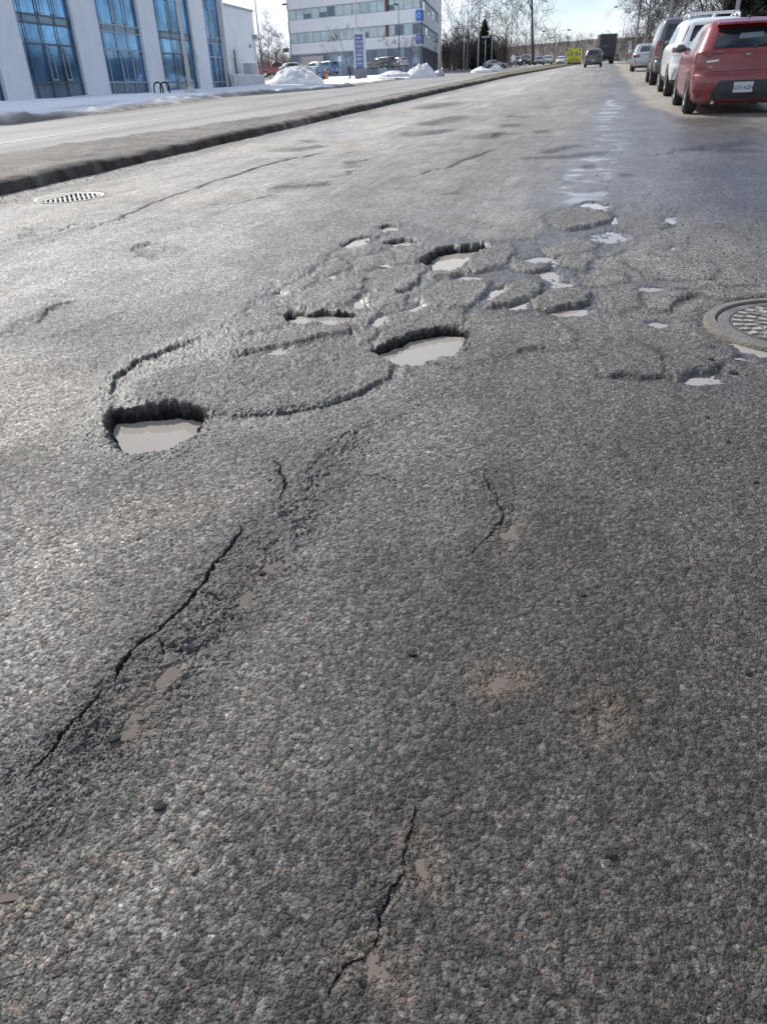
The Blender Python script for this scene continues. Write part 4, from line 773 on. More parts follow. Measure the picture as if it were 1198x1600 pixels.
# office block far behind the parking
DP2 = 138; O2 = at(658.5, 106, DP2); azf = yaw*-1+R(-55); azs = yaw*-1+R(9.4)
def dirv(az): U = np.array([math.sin(az), math.cos(az), 0]); U = U-UPV*(U@UPV); return U/np.linalg.norm(U)
UF = dirv(azf); US = dirv(azs)
B2 = tag(empty('office_block', O2), 'white banded office block with long window strips and blue corner signs', 'building')
def W3(o, U, u_, v_, d=0.0, Nn=None): return (np.array(U)*u_+UPV*v_+(Nn*d if Nn is not None else 0))
NF = np.cross(UF, UPV); NF = NF if NF@(EYE-O2) > 0 else -NF; NS = np.cross(US, UPV); NS = NS if NS@(EYE-O2) > 0 else -NS
def slab(mb, U, Nn, u0, u1, v0, v1, d0, d1):
    q = [W3(0, U, a, b_, d, Nn) for d in (d0, d1) for (a, b_) in ((u0, v0), (u1, v0), (u1, v1), (u0, v1))]
    mb.add(q, [(0, 1, 2, 3), (7, 6, 5, 4), (0, 4, 5, 1), (1, 5, 6, 2), (2, 6, 7, 3), (3, 7, 4, 0)])
qf = lambda x, y: uv(O2, UF, UPV, x, y); qs = lambda x, y: uv(O2, US, UPV, x, y)
ul = qf(450, 40)[0]; us_ = qs(686, 50)[0]; vv = [qf(658, y)[1] for y in (71.5, 53.3, 34, 12.6)]; vl = [qf(452, y)[1] for y in (87, 68.5, 51.3, 30.5, 14)]
print('B2', ul, us_, vv, vl)
lv = [vv[0], vv[1], vv[2], vv[3]]; st_h = (vv[3]-vv[1]); v4 = vv[2]+st_h; ROOF = v4+3.2
W2M = mat('white cladding', (.66, .67, .70), .6, noise=.04, nscale=.3); GL2 = mat('office glass', (.30, .38, .42), .08, metal=.55, noise=.25, nscale=.25); BLD = mat('pale blinds', (.46, .52, .53), .5, noise=.1, nscale=.8); DKP = mat('dark office pane', (.10, .12, .17), .15, metal=.3)
core = MB()
ct = [np.array([0, 0, 0.]), UF*ul, UF*ul+US*60, US*us_]; q = [c-NF*.55*0+UPV*z_ for z_ in (-4, ROOF-.4) for c in [ -NF*.6-NS*.6, UF*ul-NF*.6, UF*ul+US*40-NF*.6, US*us_-NS*.6]]
core.add(q, [(0, 1, 2, 3), (7, 6, 5, 4), (0, 4, 5, 1), (1, 5, 6, 2), (2, 6, 7, 3), (3, 7, 4, 0)]); core.build('core', W2M, B2)
for (z0, z1, nm) in ((vv[0], vv[1], 'wall_band'), (vv[2], vv[3], 'wall_band'), (v4, ROOF, 'wall_band')):
    mb = MB(); slab(mb, UF, NF, -.002, ul, z0, z1, -.6, 0); slab(mb, US, NS, .002, us_, z0, z1, -.6, 0); mb.build(nm, W2M, B2)
rng = random.Random(5)
for (z0, z1) in ((vv[1], vv[2]), (vv[3], v4), (-3.0, vv[0])):
    for (U, Nn, un) in ((UF, NF, ul), (US, NS, us_)):
        g_ = MB(); slab(g_, U, Nn, .1, un-.1, z0+.02, z1-.02, -.35, -.30); go = g_.build('window', GL2 if z0 > 0 else mat('shopfront glass', (.16, .22, .27), .1, metal=.4, noise=.5, nscale=.3), B2)
        fr = MB(); pn = MB(); dk = MB(); n_ = 16 if U is UF else 8
        for k in range(n_+1): a = .1+(un-.2)*k/n_; slab(fr, U, Nn, a-.06, a+.06, z0+.02, z1-.02, -.29, -.22)
        slab(fr, U, Nn, .1, un-.1, z1-.14, z1-.02, -.215, -.19); slab(fr, U, Nn, .1, un-.1, z0+.02, z0+.12, -.215, -.19)
        for k in range(n_):
            a = .1+(un-.2)*k/n_; b_ = .1+(un-.2)*(k+1)/n_; t_ = rng.random(); zb = z0+(z1-z0)*rng.choice([.02, .02, .25, .4])
            if t_ < .58 and z0 > 0: pn = MB(); slab(pn, U, Nn, a+.07, b_-.07, zb+.1, z1-.16, -.295, -.292); pn.build('blind', BLD, go)
            elif t_ < .8: dk = MB(); slab(dk, U, Nn, a+.07, b_-.07, z0+.15, z1-.16-(z1-z0)*rng.choice([0, .4]), -.295, -.292); dk.build('dark_pane', DKP, go)  # panes picked at random get a darker glass
        fr.build('frame', ALU, go)
bx = qf(588, 40)[0]; mb = MB(); slab(mb, UF, NF, bx-2.6, bx-2.0, vv[1]+.03, vv[2]-.03, -.18, -.02); slab(mb, UF, NF, bx-2.6, bx-2.0, vv[3]+.03, v4-.03, -.18, -.02); mb.build('brown_panel', mat('brown panel', (.12, .06, .05), .6), B2)
mb = MB(); slab(mb, UF, NF, qf(506, 100)[0], qf(471, 100)[0], -3, vv[0]-.5, -.18, -.05); mb.build('stone_panel', mat('pinkish stone', (.40, .36, .35), .8, noise=.1), B2)
mb = MB(); mb.add([US*us_+UPV*z_-NS*d for z_ in (-4, ROOF+1.5) for d in (.0, 3.0)]+[US*(us_+6)+UPV*z_-NS*d for z_ in (-4, ROOF+1.5) for d in (.0, 3.0)], [(0, 1, 3, 2), (4, 6, 7, 5), (0, 4, 5, 1), (2, 3, 7, 6), (0, 2, 6, 4), (1, 5, 7, 3)]); mb.build('stair_tower', mat('lilac cladding', (.40, .38, .44), .7), B2)
mb = MB(); slab(mb, US, NS, us_+.6, us_+2.8, -3, qs(690, 18)[1], .002, .06); mb.build('dark_recess', mat('dark glazing', (.04, .045, .07), .2), B2)
BLU = mat('blue sign', (.02, .13, .48), .4); BLV = mat('violet sign', (.13, .12, .38), .4)
for i, (y0, y1, m_) in enumerate(((15.5, 32, BLU), (53.5, 68, BLV))):
    v1 = qf(658, y0)[1]; v0 = qf(658, y1)[1]
    sg = empty('sign', (0, 0, 0)); sg.parent = B2; mb = MB(); slab(mb, UF, NF, -.3, 1.0, v0, v1, .05, .35); slab(mb, US, NS, .0, .9, v0, v1, .05, .35); o = mb.build('sign', m_, B2); D.objects.remove(sg)
    mk = MB(); c = UPV*((v0+v1)/2); 
    for s_ in range(10):
        a0_ = s_*.6; a1_ = a0_+.45; rr_ = .35
        slab(mk, UF, NF, .35+rr_*math.cos(a0_)-.08, .35+rr_*math.cos(a0_)+.08, (v0+v1)/2+rr_*math.sin(a0_)-.08, (v0+v1)/2+rr_*math.sin(a0_)+.08, .352, .37+s_*.001)
    mk.build('emblem', mat('pale emblem', (.45, .55, .75), .5), o)
# ------------------------------------------------------------------ lamps, poles, signs
GAL = mat('galvanised steel', (.42, .43, .46), .45, metal=.5, noise=.1); DKS = mat('dark painted steel', (.05, .05, .055), .5); LENS = mat('lamp lens', (.6, .62, .62), .3)
CONC = mat('concrete pole', (.52, .50, .48), .8, noise=.08)
def lamp(bx, by, h, label, depth=None, arms=((1, 2.0, .8),), r0=.09, m=GAL, name='street_lamp', box=False, base=True, group=None, az=None, zoff=0):
    p = PGZ(bx, by) if depth is None else at(bx, by, depth)
    t = thing(name, label, 'street lamp', p, 0 if az is None else az, group); t.rotation_euler[0] = -TILT
    mb = MB(); mb.tube([(0, 0, -.4), (0, 0, h*.5), (0, 0, h)], [r0, r0*.8, r0*.55], 10); mb.build('pole', m, t, smooth=True)
    if base: mb = MB(); mb.lathe([(r0*3.2, -.4), (r0*3.2, .10), (r0*2.4, .30), (r0*1.3, .42), (r0*1.2, .5)], 8); mb.build('base', m, t)
    for sgn, ln, rise in arms:
        a = MB(); a.tube([(0, 0, h-.05), (sgn*ln*.15, 0, h+rise*.6), (sgn*ln*.5, 0, h+rise*.95), (sgn*ln, 0, h+rise)], [r0*.45]*4, 6); a.build('arm', m, t, smooth=True)
        hd = MB()
        if box: hd.box(sgn*ln-.35, sgn*ln+.35, -.2, .2, h+rise-.14, h+rise+.06)
        else: hd.tube([(sgn*(ln-.1), 0, h+rise+.02), (sgn*(ln+.2), 0, h+rise), (sgn*(ln+.75), 0, h+rise-.03)], [.06, .15, .07], 8)
        ho = hd.build('lamp_head', m if box else GAL, t); le = MB(); le.box(sgn*(ln+.2)-.22, sgn*(ln+.2)+.22, -.1, .1, h+rise-.19, h+rise-.141); le.build('lens', LENS, ho)
    return t
lamp(299, 150, 9.5, 'near grey lamp post standing in the snow before the glazed building', arms=((1, 2.2, .7),), r0=.13, m=CONC)
lamp(560, 125.5, 9.5, 'lamp post on the snow verge in front of the office block and totem', arms=((1, 2.2, .7),), r0=.13, m=CONC)
lamp(686.5, 115, 14, 'thick grey pole at the corner of the office block', depth=100, arms=((1, 2.2, .7),), r0=.22, m=GAL)
lamp(746, 110, 12.2, 'tall lamp post with a curved arm left of the spruce', depth=132, arms=((1, 2.4, 1.4),), r0=.16)
lamp(757, 106, 5.0, 'short lamp post with a flat box head before the spruce', depth=140, arms=((-1, .35, .05), (1, .35, .05)), r0=.09, box=True, base=False)
lamp(767, 108, 9.6, 'lamp post with a short arm over the spruce tip', depth=135, arms=((1, .8, 1.6),), r0=.10, base=False)
lamp(724, 108, 10.8, 'pale lamp post with a long arm reaching left over the bare trees', depth=130, arms=((-1, 2.2, .8),), r0=.08, base=False)
lamp(865, 101, 5.4, 'twin armed lamp on the median left of the ambulance', depth=150, arms=((-1, 2.2, .5), (1, 2.2, .5)), r0=.08, base=False)
lamp(968, 97, 8.6, 'lamp post with a bent arm far up the right verge', depth=150, arms=((-1, 1.6, .9),), r0=.09, base=False)
lamp(457.5, 112, 9.2, 'dark parking lamp at the left corner of the office block', depth=120, arms=((-1, .45, .03),), r0=.08, m=DKS, box=True, base=False)
lamp(624, 106, 8.5, 'dark parking lamp in front of the office block windows', depth=118, arms=((-1, .4, .03),), r0=.09, m=DKS, box=True, base=False)
lamp(410, 115, 8.2, 'dark lamp post with a sign box beside the white annex', depth=95, arms=((1, .3, .03),), r0=.09, m=DKS, box=True, base=False)
lamp(1037, 95, 10, 'steel lamp post behind the tall dark car', depth=44, arms=((-1, 2.2, .7),), r0=.13)
lamp(1138, 90, 9, 'steel lamp post behind the roof rails of the white car', depth=34, arms=((-1, 2.2, .7),), r0=.11)
def pole(bx, by, hp, depth, r_, label, m=CONC, cat='pole', name='utility_pole'):
    p = at(bx, by, depth); t = thing(name, label, cat, p, 0, 'poles along the right verge'); t.rotation_euler[0] = -TILT; h = hp*depth*.86/F
    mb = MB(); mb.tube([(0, 0, -.5), (0, 0, h)], [r_, r_*.7], 8); mb.build('shaft', m, t, smooth=True)
    mb = MB(); mb.box(-.9, .9, -.06, .06, h-.9, h-.78); mb.build('crossarm', m, t); mb = MB(); [mb.lathe([(.04, 0), (.07, .05), (.05, .12), (.02, .14)], 8, (q, 0, h-.779)) for q in (-.8, -.3, .3, .8)]; mb.build('insulator', LENS, t)
pole(989, 98, 150, 90, .16, 'pale pole farthest up the right verge'); pole(1004, 98, 160, 76, .15, 'pale pole behind the roof of the silver car')
# small signs
def sign(bx, by, hp, depth, label, shape, m, pm=GAL, w_=.6, h_=.6, facing=0.0, name='road_sign', nposts=1):
    p = at(bx, by, depth); t = thing(name, label, 'sign', p, facing); t.rotation_euler[0] = -TILT; h = hp*depth*.86/F
    mb = MB(); mb.tube([(0, 0, -.3), (0, 0, h-.01)], .035 if nposts == 1 else .05, 6); mb.build('post', pm, t)
    mb = MB()
    if shape == 'disc': mb.lathe([(0, -.06), (w_/2, -.06), (w_/2, -.04), (0, -.04)], 16, (0, 0, h-w_/2), 'y')
    else: mb.box(-w_/2, w_/2, -.08, -.04, h-h_, h)
    mb.build('panel', m, t); return t
WS = mat('white sign', (.7, .72, .75), .5)
sign(801, 104, 18, 120, 'small pale sign on a post near the slender leaning tree', 'disc', WS, w_=.8)
sign(532, 118, 30, 100, 'small white sign on a post left of the totem', 'rect', WS, w_=.4, h_=.6)
sign(981, 97, 32, 90, 'narrow pale sign post on the snow bank up the verge', 'rect', WS, w_=.45, h_=1.3)
t = sign(403, 120, 64, 90, 'grey box sign on the pole beside the annex', 'rect', mat('grey sign', (.33, .33, .35), .5), DKS, w_=1.0, h_=.5); 
t = sign(450, 112, 36, 118, 'black hanging sign at the left corner of the office block', 'rect', DKS, DKS, w_=1.0, h_=.55)
# totem
pt = at(563, 115, 92); tt_ = thing('totem_sign', 'tall blue totem sign in a pale frame in the snow before the office block', 'sign', pt, yaw*.3); tt_.rotation_euler[0] = -TILT
k_ = 92*.86/F; Wt = 21*k_/.98; Ht = 64*k_
mb = MB(); mb.box(-Wt*.5, Wt*.5, .0, .5, -.5, .55); mb.build('plinth', mat('dark plinth', (.2, .2, .21), .7), tt_)
mb = MB(); mb.box(-Wt*.5, -Wt*.36, .05, .45, .553, Ht); mb.box(Wt*.32, Wt*.5, .05, .45, .553, Ht); mb.box(-Wt*.36+.002, Wt*.32-.002, .05, .45, Ht-.3, Ht); mb.build('frame', mat('pale frame', (.55, .58, .60), .5), tt_)
mb = MB(); mb.box(-Wt*.36+.004, Wt*.32-.004, .1, .4, .56, Ht-.303); bp_ = mb.build('panel', mat('slate blue panel', (.10, .13, .30), .45), tt_)
mb = MB(); rng = random.Random(2)
for k in range(7):
    z_ = .8+k*(Ht-1.3)/7; mb.box(-Wt*.3, Wt*.26, .094, .0995, z_, z_+.03)
    x_ = -Wt*.26
    while x_ < Wt*.18: d_ = rng.uniform(.06, .16); mb.box(x_, x_+d_, .090, .0935, z_+.2, z_+.2+rng.choice([.12, .2])); x_ += d_+.05
mb.build('lettering', mat('pale lettering', (.5, .54, .66), .5), bp_)
# snow heaps
SNW = mat('heaped snow', (.80, .82, .86), .8, col2=(.60, .59, .58), nscale=1.6, bump=.8, bscale=3); SND = mat('dirty snow', (.62, .61, .60), .85, noise=.35, nscale=1.5, bump=.6, bscale=3)
def heap(x0, x1, by, hp, depth, label, m=SNW, seed=0, asym=.5, dk=.7):
    a = at(x0, by, depth); b_ = at(x1, by, depth); c = (a+b_)/2; wd = np.linalg.norm(b_-a); h = hp*depth*.86/F; n = 44
    gx = np.linspace(-1, 1, n); Xh, Yh = np.meshgrid(gx, gx); r_ = np.sqrt(Xh**2+Yh**2); k = np.clip(1-r_**1.5, 0, 1)
    Zh = h*k**.85*(1+.42*fbm(Xh+seed, Yh, .5, 4, seed, .6)+.30*fbm(Xh, Yh+seed, .16, 3, seed+1, .6)) - .25*(k <= 0)-.05
    me = D.meshes.new('snow_heap'); vs = [(Xh[i, j]*wd/2, Yh[i, j]*wd*.45, Zh[i, j]) for i in range(n) for j in range(n)]; me.from_pydata(vs, [], [(i*n+j, i*n+j+1, (i+1)*n+j+1, (i+1)*n+j) for i in range(n-1) for j in range(n-1)])
    me.polygons.foreach_set('use_smooth', [True]*len(me.polygons)); me.materials.append(m); o = D.objects.new('snow_heap', me); COL.objects.link(o); o.location = c; o.rotation_euler[2] = yaw; tag(o, label, 'snow heap', 'heaps of cleared snow'); return o
heap(420, 506, 127.5, 22, 74, 'tall white snow heap in front of the silver sedan', seed=1); heap(632, 682, 118, 18, 95, 'snow heap with the young tree at the office corner', seed=2); heap(590, 640, 116, 6, 92, 'low snow heap before the dark parked cars', seed=7)
heap(764, 785, 107, 6, 125, 'small snow heap at the foot of the spruce', seed=3); heap(735, 768, 110, 5, 120, 'low long snow heap under the tall lamp post', seed=4); heap(984, 1020, 103, 15, 66, 'dirty snow bank up the right verge', SND, 5); heap(1012, 1050, 112, 17, 48, 'snow bank beside the silver car', SND, 6)
# ------------------------------------------------------------------ vehicles
def paint(name, c, rough=.28, metal=.0, coat=.6):
    new = name not in MATS; m = mat(name, c, rough, metal, coat=coat)
    if new:   # road film: salt and mud thrown up along the sills and over the tail
        nt = m.node_tree; L = nt.links.new; b = nt.nodes['Principled BSDF']; tc = N(nt, 'ShaderNodeTexCoord'); sp = N(nt, 'ShaderNodeSeparateXYZ'); L(tc.outputs['Object'], sp.inputs[0])
        n = N(nt, 'ShaderNodeTexNoise'); n.inputs['Scale'].default_value = 5; n.inputs['Detail'].default_value = 8; n.inputs['Roughness'].default_value = .7; L(tc.outputs['Object'], n.inputs['Vector'])
        r_ = N(nt, 'ShaderNodeMapRange'); r_.inputs[1].default_value = 1.15; r_.inputs[2].default_value = .25; r_.inputs[3].default_value = .02; r_.inputs[4].default_value = .42; L(sp.outputs[2], r_.inputs[0])
        k = N(nt, 'ShaderNodeMapRange'); k.inputs[1].default_value = .35; k.inputs[2].default_value = .7; L(n.outputs['Fac'], k.inputs[0])
        q = N(nt, 'ShaderNodeMath', operation='MULTIPLY'); L(r_.outputs[0], q.inputs[0]); L(k.outputs[0], q.inputs[1])
        mx = N(nt, 'ShaderNodeMix', data_type='RGBA'); mx.inputs['A'].default_value = (*c, 1); mx.inputs['B'].default_value = (.26, .235, .21, 1); L(q.outputs[0], mx.inputs['Factor']); L(mx.outputs['Result'], b.inputs['Base Color'])
        ro = N(nt, 'ShaderNodeMapRange'); ro.inputs[3].default_value = rough; ro.inputs[4].default_value = .8; L(q.outputs[0], ro.inputs[0]); L(ro.outputs[0], b.inputs['Roughness'])
        co = N(nt, 'ShaderNodeMapRange'); co.inputs[3].default_value = coat; co.inputs[4].default_value = 0; L(q.outputs[0], co.inputs[0]); L(co.outputs[0], b.inputs['Coat Weight'])
    return m
GLASS = mat('tinted car glass', (.012, .016, .02), .04, spec=.8, coat=.3); PLAS = mat('black plastic', (.035, .037, .042), .55, noise=.2, nscale=4); RUB = mat('tyre rubber', (.028, .028, .028), .8, noise=.4, nscale=20); RIM = mat('alloy rim', (.45, .46, .48), .35, metal=.8)
RED = mat('red lens', (.13, .003, .004), .15, coat=1); LWH = mat('clear lens', (.62, .60, .58), .15, coat=1); AMB = mat('amber lens', (.7, .22, .02), .2); PLTM = PLT = mat('white plate', (.50, .51, .54), .4); PTX = mat('plate blue', (.03, .05, .20), .5); CHR = mat('chrome', (.6, .6, .6), .15, metal=1)
HLM = mat('headlamp', (.75, .76, .78), .1, coat=1); SEAT = mat('interior dark', (.04, .04, .045), .8)
class Shell:
    """horizontal slices with rounded corners: keys (z, y_rear, y_front, half width, corner radius)"""
    def __init__(s, keys, bulge=.05, tuck=.10):
        s.k = keys; s.b = bulge; s.t = tuck; s.ym = (min(k[1] for k in keys)+max(k[2] for k in keys))/2; s.hl = (max(k[2] for k in keys)-min(k[1] for k in keys))/2
    def at(s, z):
        k = s.k
        if z <= k[0][0]: return k[0][1:]
        for a, b in zip(k[:-1], k[1:]):
            if z <= b[0]:
                t = (z-a[0])/(b[0]-a[0]+1e-9); return tuple(a[i]+(b[i]-a[i])*t for i in range(1, 5))
        return k[-1][1:]
    def warp(s, x, y, z): 
        f = abs((y-s.ym)/s.hl); return x*(1-s.t*f**3.2), y, z
    def rear(s, sx, z, off=0.0):
        yr, yf, w, r = s.at(z); sg = 1 if sx >= 0 else -1; a = abs(sx); fl = w-r
        if a <= fl: x, y = a, yr; nx, ny = 0, -1
        elif a <= fl+r*math.pi/2:
            th = (a-fl)/r; x = fl+r*math.sin(th); y = yr+r*(1-math.cos(th)); nx, ny = math.sin(th), -math.cos(th)
        else: x = w; y = yr+r+(a-fl-r*math.pi/2); nx, ny = 1, 0
        y += s.b*(min(x/w, 1))**2*max(0, -ny); x += nx*off; y += ny*off
        return s.warp(sg*x, y, z)
    def front(s, sx, z, off=0.0):
        yr, yf, w, r = s.at(z); sg = 1 if sx >= 0 else -1; a = abs(sx); r = r*1.6; r = min(r, w*.8); fl = w-r
        if a <= fl: x, y = a, yf; nx, ny = 0, 1
        elif a <= fl+r*math.pi/2:
            th = (a-fl)/r; x = fl+r*math.sin(th); y = yf-r*(1-math.cos(th)); nx, ny = math.sin(th), math.cos(th)
        else: x = w; y = yf-r-(a-fl-r*math.pi/2); nx, ny = 1, 0
        y -= s.b*2*(min(x/w, 1))**2*max(0, ny); x += nx*off; y += ny*off
        return s.warp(sg*x, y, z)
    def side(s, sg, y, z, off=0.0):
        yr, yf, w, r = s.at(z)
        if y < yr+r: 
            d = min(1, (yr+r-y)/r); x = w-r+r*math.sqrt(max(0, 1-d*d))
        else:
            rf = min(r*1.6, w*.8); d = min(1, max(0, (y-(yf-rf))/rf)); x = w-rf+rf*math.sqrt(max(0, 1-d*d))
        return s.warp(sg*(x+off), y, z)
    def body(s, mb, zsplit=None, sub=3):
        zs = []
        for a, b in zip(s.k[:-1], s.k[1:]):
            zs += [a[0]+(b[0]-a[0])*i/sub for i in range(sub)]
        zs.append(s.k[-1][0]); rings = []
        for z in zs:
            yr, yf, w, r = s.at(z); rf = min(r*1.6, w*.8); pts = []
            for i in range(6): pts.append(s.rear((w-r)*i/6, z))
            for i in range(7): pts.append(s.rear(w-r+r*math.pi/2*i/6, z))
            for i in range(1, 12):
                y = (yr+r)+((yf-rf)-(yr+r))*i/12; pts.append(s.warp(w, y, z))
            for i in range(7): pts.append(s.front(w-rf+rf*math.pi/2*(6-i)/6, z))
            for i in range(5, -1, -1): pts.append(s.front((w-rf)*i/6, z))
            full = pts+[(-x, y, z_) for (x, y, z_) in reversed(pts[1:-1])]; rings.append(full)
        n = len(rings[0]); vs = [p for r_ in rings for p in r_]; b0 = len(mb.v); mb.v += vs
        for i in range(len(rings)-1):
            mi = 0 if zsplit is None or (zs[i]+zs[i+1])/2 > zsplit else 1
            for k in range(n): k2 = (k+1) % n; mb.f.append((b0+i*n+k, b0+i*n+k2, b0+(i+1)*n+k2, b0+(i+1)*n+k)); mb.m.append(mi)
        mb.f.append(tuple(b0+(len(rings)-1)*n+k for k in range(n))); mb.m.append(0); mb.f.append(tuple(b0+k for k in range(n))[::-1]); mb.m.append(1 if zsplit else 0)
def patch(fn, quad, off, nu=8, nv=5, th=0.0):
    """quad: 4 (s,z) corners bl, br, tr, tl laid on a surface function"""
    mb = MB(); vs = []
    for j in range(nv+1):
        for i in range(nu+1):
            u_, v_ = i/nu, j/nv; a = [quad[0][k]*(1-u_)*(1-v_)+quad[1][k]*u_*(1-v_)+quad[2][k]*u_*v_+quad[3][k]*(1-u_)*v_ for k in (0, 1)]; vs.append(fn(a[0], a[1], off))
    mb.add(vs, [(j*(nu+1)+i, j*(nu+1)+i+1, (j+1)*(nu+1)+i+1, (j+1)*(nu+1)+i) for j in range(nv) for i in range(nu)]); return mb
def put(fn, quad, off, name, m, par, nu=8, nv=5): 
    o = patch(fn, quad, off, nu, nv).build(name, m, par, smooth=True); bm = bmesh.new(); bm.from_mesh(o.data); bm.normal_update(); bm.to_mesh(o.data); bm.free(); return o
def wheel(par, x, y, r_, wd=.2, spoke=True):
    w_ = empty('wheel', (x, y, r_)); w_.parent = par; sg = 1 if x > 0 else -1
    mb = MB(); mb.lathe([(r_*.62, -wd*.5), (r_*.9, -wd*.5), (r_*.985, -wd*.40), (r_, -wd*.2), (r_, wd*.2), (r_*.985, wd*.40), (r_*.9, wd*.5), (r_*.62, wd*.5), (r_*.60, 0), (r_*.62, -wd*.5)], 28, axis='x'); mb.build('tyre', RUB, w_, smooth=True)
    mb = MB(); mb.lathe([(0, sg*wd*.34), (r_*.15, sg*wd*.36), (r_*.2, sg*wd*.30), (r_*.55, sg*wd*.28), (r_*.62, sg*wd*.46), (r_*.64, sg*wd*.46), (r_*.61, sg*wd*.2)], 20, axis='x')
    if spoke:
        for k in range(5):
            a = k*1.2566; M = Matrix.Rotation(a, 4, 'X'); mb.box(sg*wd*.30 if sg > 0 else sg*wd*.42, sg*wd*.42 if sg > 0 else sg*wd*.30, -r_*.07, r_*.07, r_*.1, r_*.6, M=M)
    mb.build('rim', RIM, w_); return w_
def arch(sh, par, sg, y, r_, m):
    mb = MB(); n = 18; vs = []; 
    for j, rr_ in enumerate((.0, r_*.7, r_)):
        for i in range(n+1):
            a = math.pi*i/n; vs.append(sh.side(sg, y+rr_*math.cos(a), max(sh.k[0][0]+.005, .30+rr_*math.sin(a)), .004))
    mb.add(vs, [(j*(n+1)+i, j*(n+1)+i+1, (j+1)*(n+1)+i+1, (j+1)*(n+1)+i) for j in range(2) for i in range(n)]); mb.build('wheel_arch', m, par, smooth=True)
def text_mesh(txt, size, m, name='lettering', parent=None):
    cu = D.curves.new(name, 'FONT'); cu.body = txt; cu.size = size; cu.align_x = 'CENTER'; cu.align_y = 'CENTER'; cu.extrude = .0015
    ob = D.objects.new(name, cu); COL.objects.link(ob); dg = bpy.context.evaluated_depsgraph_get(); me = D.meshes.new_from_object(ob.evaluated_get(dg)); D.objects.remove(ob)
    me.materials.clear(); me.materials.append(m); o = D.objects.new(name, me); COL.objects.link(o); o.parent = parent; return o
def plate(sh, par, z, y=None, txt=None, front=False, hw=.155):
    fn = sh.front if front else sh.rear; p = fn(0, z); sg = 1 if front else -1; mb = MB(); mb.box(-hw, hw, p[1]+sg*.012-.004, p[1]+sg*.012+.004, z-.078, z+.078); o = mb.build('number_plate', PLT, par)
    if txt and not front:
        tx = text_mesh(txt, .078, PTX, parent=o); tx.rotation_euler = (R(90), 0, 0); tx.location = (0, p[1]+sg*.0185, z-.008)
    return o
def car(name, label, cat, sh, X0, Y0, pm, spec, group=None, rz=0, z=None):
    """X0,Y0: ground point under the middle of the rear bumper; front = +Y locally"""
    t = thing(name, label, cat, (X0, Y0, GZ(X0, Y0) if z is None else z), rz, group)
    mb = MB(); sh.body(mb, spec.get('clad')); o = autosmooth(mb.build('body', [pm, spec.get('cladm', PLAS)], t), 50)
    ra, fa, wr = spec['axles'][0], spec['axles'][1], spec['wr']
    for y in (ra, fa):
        for sg in (-1, 1):
            xo = abs(sh.side(1, y, .45)[0]); arch(sh, t, sg, y, wr*1.20, PLAS); wheel(t, sg*(xo-.10+.012), y, wr, spec.get('tw', .21))
    for q in spec.get('rear', []): put(sh.rear, q[1], q[3] if len(q) > 3 else .004, q[0], q[2], t)
    for q in spec.get('sides', []):
        for sg in (-1, 1): put(lambda a, b, c, sg=sg: sh.side(sg, a, b, c), q[1], q[3] if len(q) > 3 else .004, q[0], q[2], t)
    for q in spec.get('front', []): put(sh.front, q[1], .004, q[0], q[2], t)
    mz = spec.get('mirror')
    if mz:
        for sg in (-1, 1):
            p = sh.side(sg, mz[0], mz[1]); mb = MB(); mb.lathe([(.0, -.10), (.05, -.09), (.085, -.03), (.09, .02), (.07, .07), (0, .09)], 10, (0, 0, 0), 'y'); mo = mb.build('mirror', spec.get('mirm', pm), t, smooth=True); mo.location = (p[0]+sg*.14, p[1], p[2]+.03); mo.scale = (1.25, .8, .85)
            ar = MB(); ar.tube([(-sg*.14, 0, -.03), (-sg*.02, 0, -.02)], .03, 6); ar.build('bracket', PLAS, mo)
    if spec.get('plate'): plate(sh, t, spec['plate'], txt=spec.get('ptxt'))
    if spec.get('fplate'): plate(sh, t, spec['fplate'], front=True)
    return t
def band4(z0, z1, s0, s1): return [(-s0, z0), (s0, z0), (s1, z1), (-s1, z1)]
def both(q): return q, [(-q[1][0], q[1][1]), (-q[0][0], q[0][1]), (-q[3][0], q[3][1]), (-q[2][0], q[2][1])]
# --- red hatchback
HK = [(.17, .20, 3.80, .74, .25), (.24, .06, 3.95, .82, .30), (.36, .01, 4.03, .855, .30), (.52, .0, 4.06, .862, .30), (.60, .015, 4.06, .863, .30), (.64, .05, 4.05, .86, .30), (.78, .06, 3.95, .86, .26), (.86, .07, 3.65, .855, .26), (.93, .085, 3.25, .845, .26), (.98, .11, 3.02, .82, .26), (1.05, .165, 2.86, .785, .26), (1.20, .30, 2.55, .715, .25), (1.33, .43, 2.25, .655, .24), (1.385, .50, 2.05, .62, .24), (1.42, .60, 1.90, .56, .26), (1.445, .85, 1.60, .42, .3)]
hs = Shell(HK, .10, .09)
RP = paint('red paint', (.19, .006, .012), .3)
tl, tr_ = both([(.50, .80), (1.06, .80), (1.10, .95), (.44, .97)]); wl, wr_ = both([(.50, .815), (.68, .80), (.69, .825), (.48, .845)])
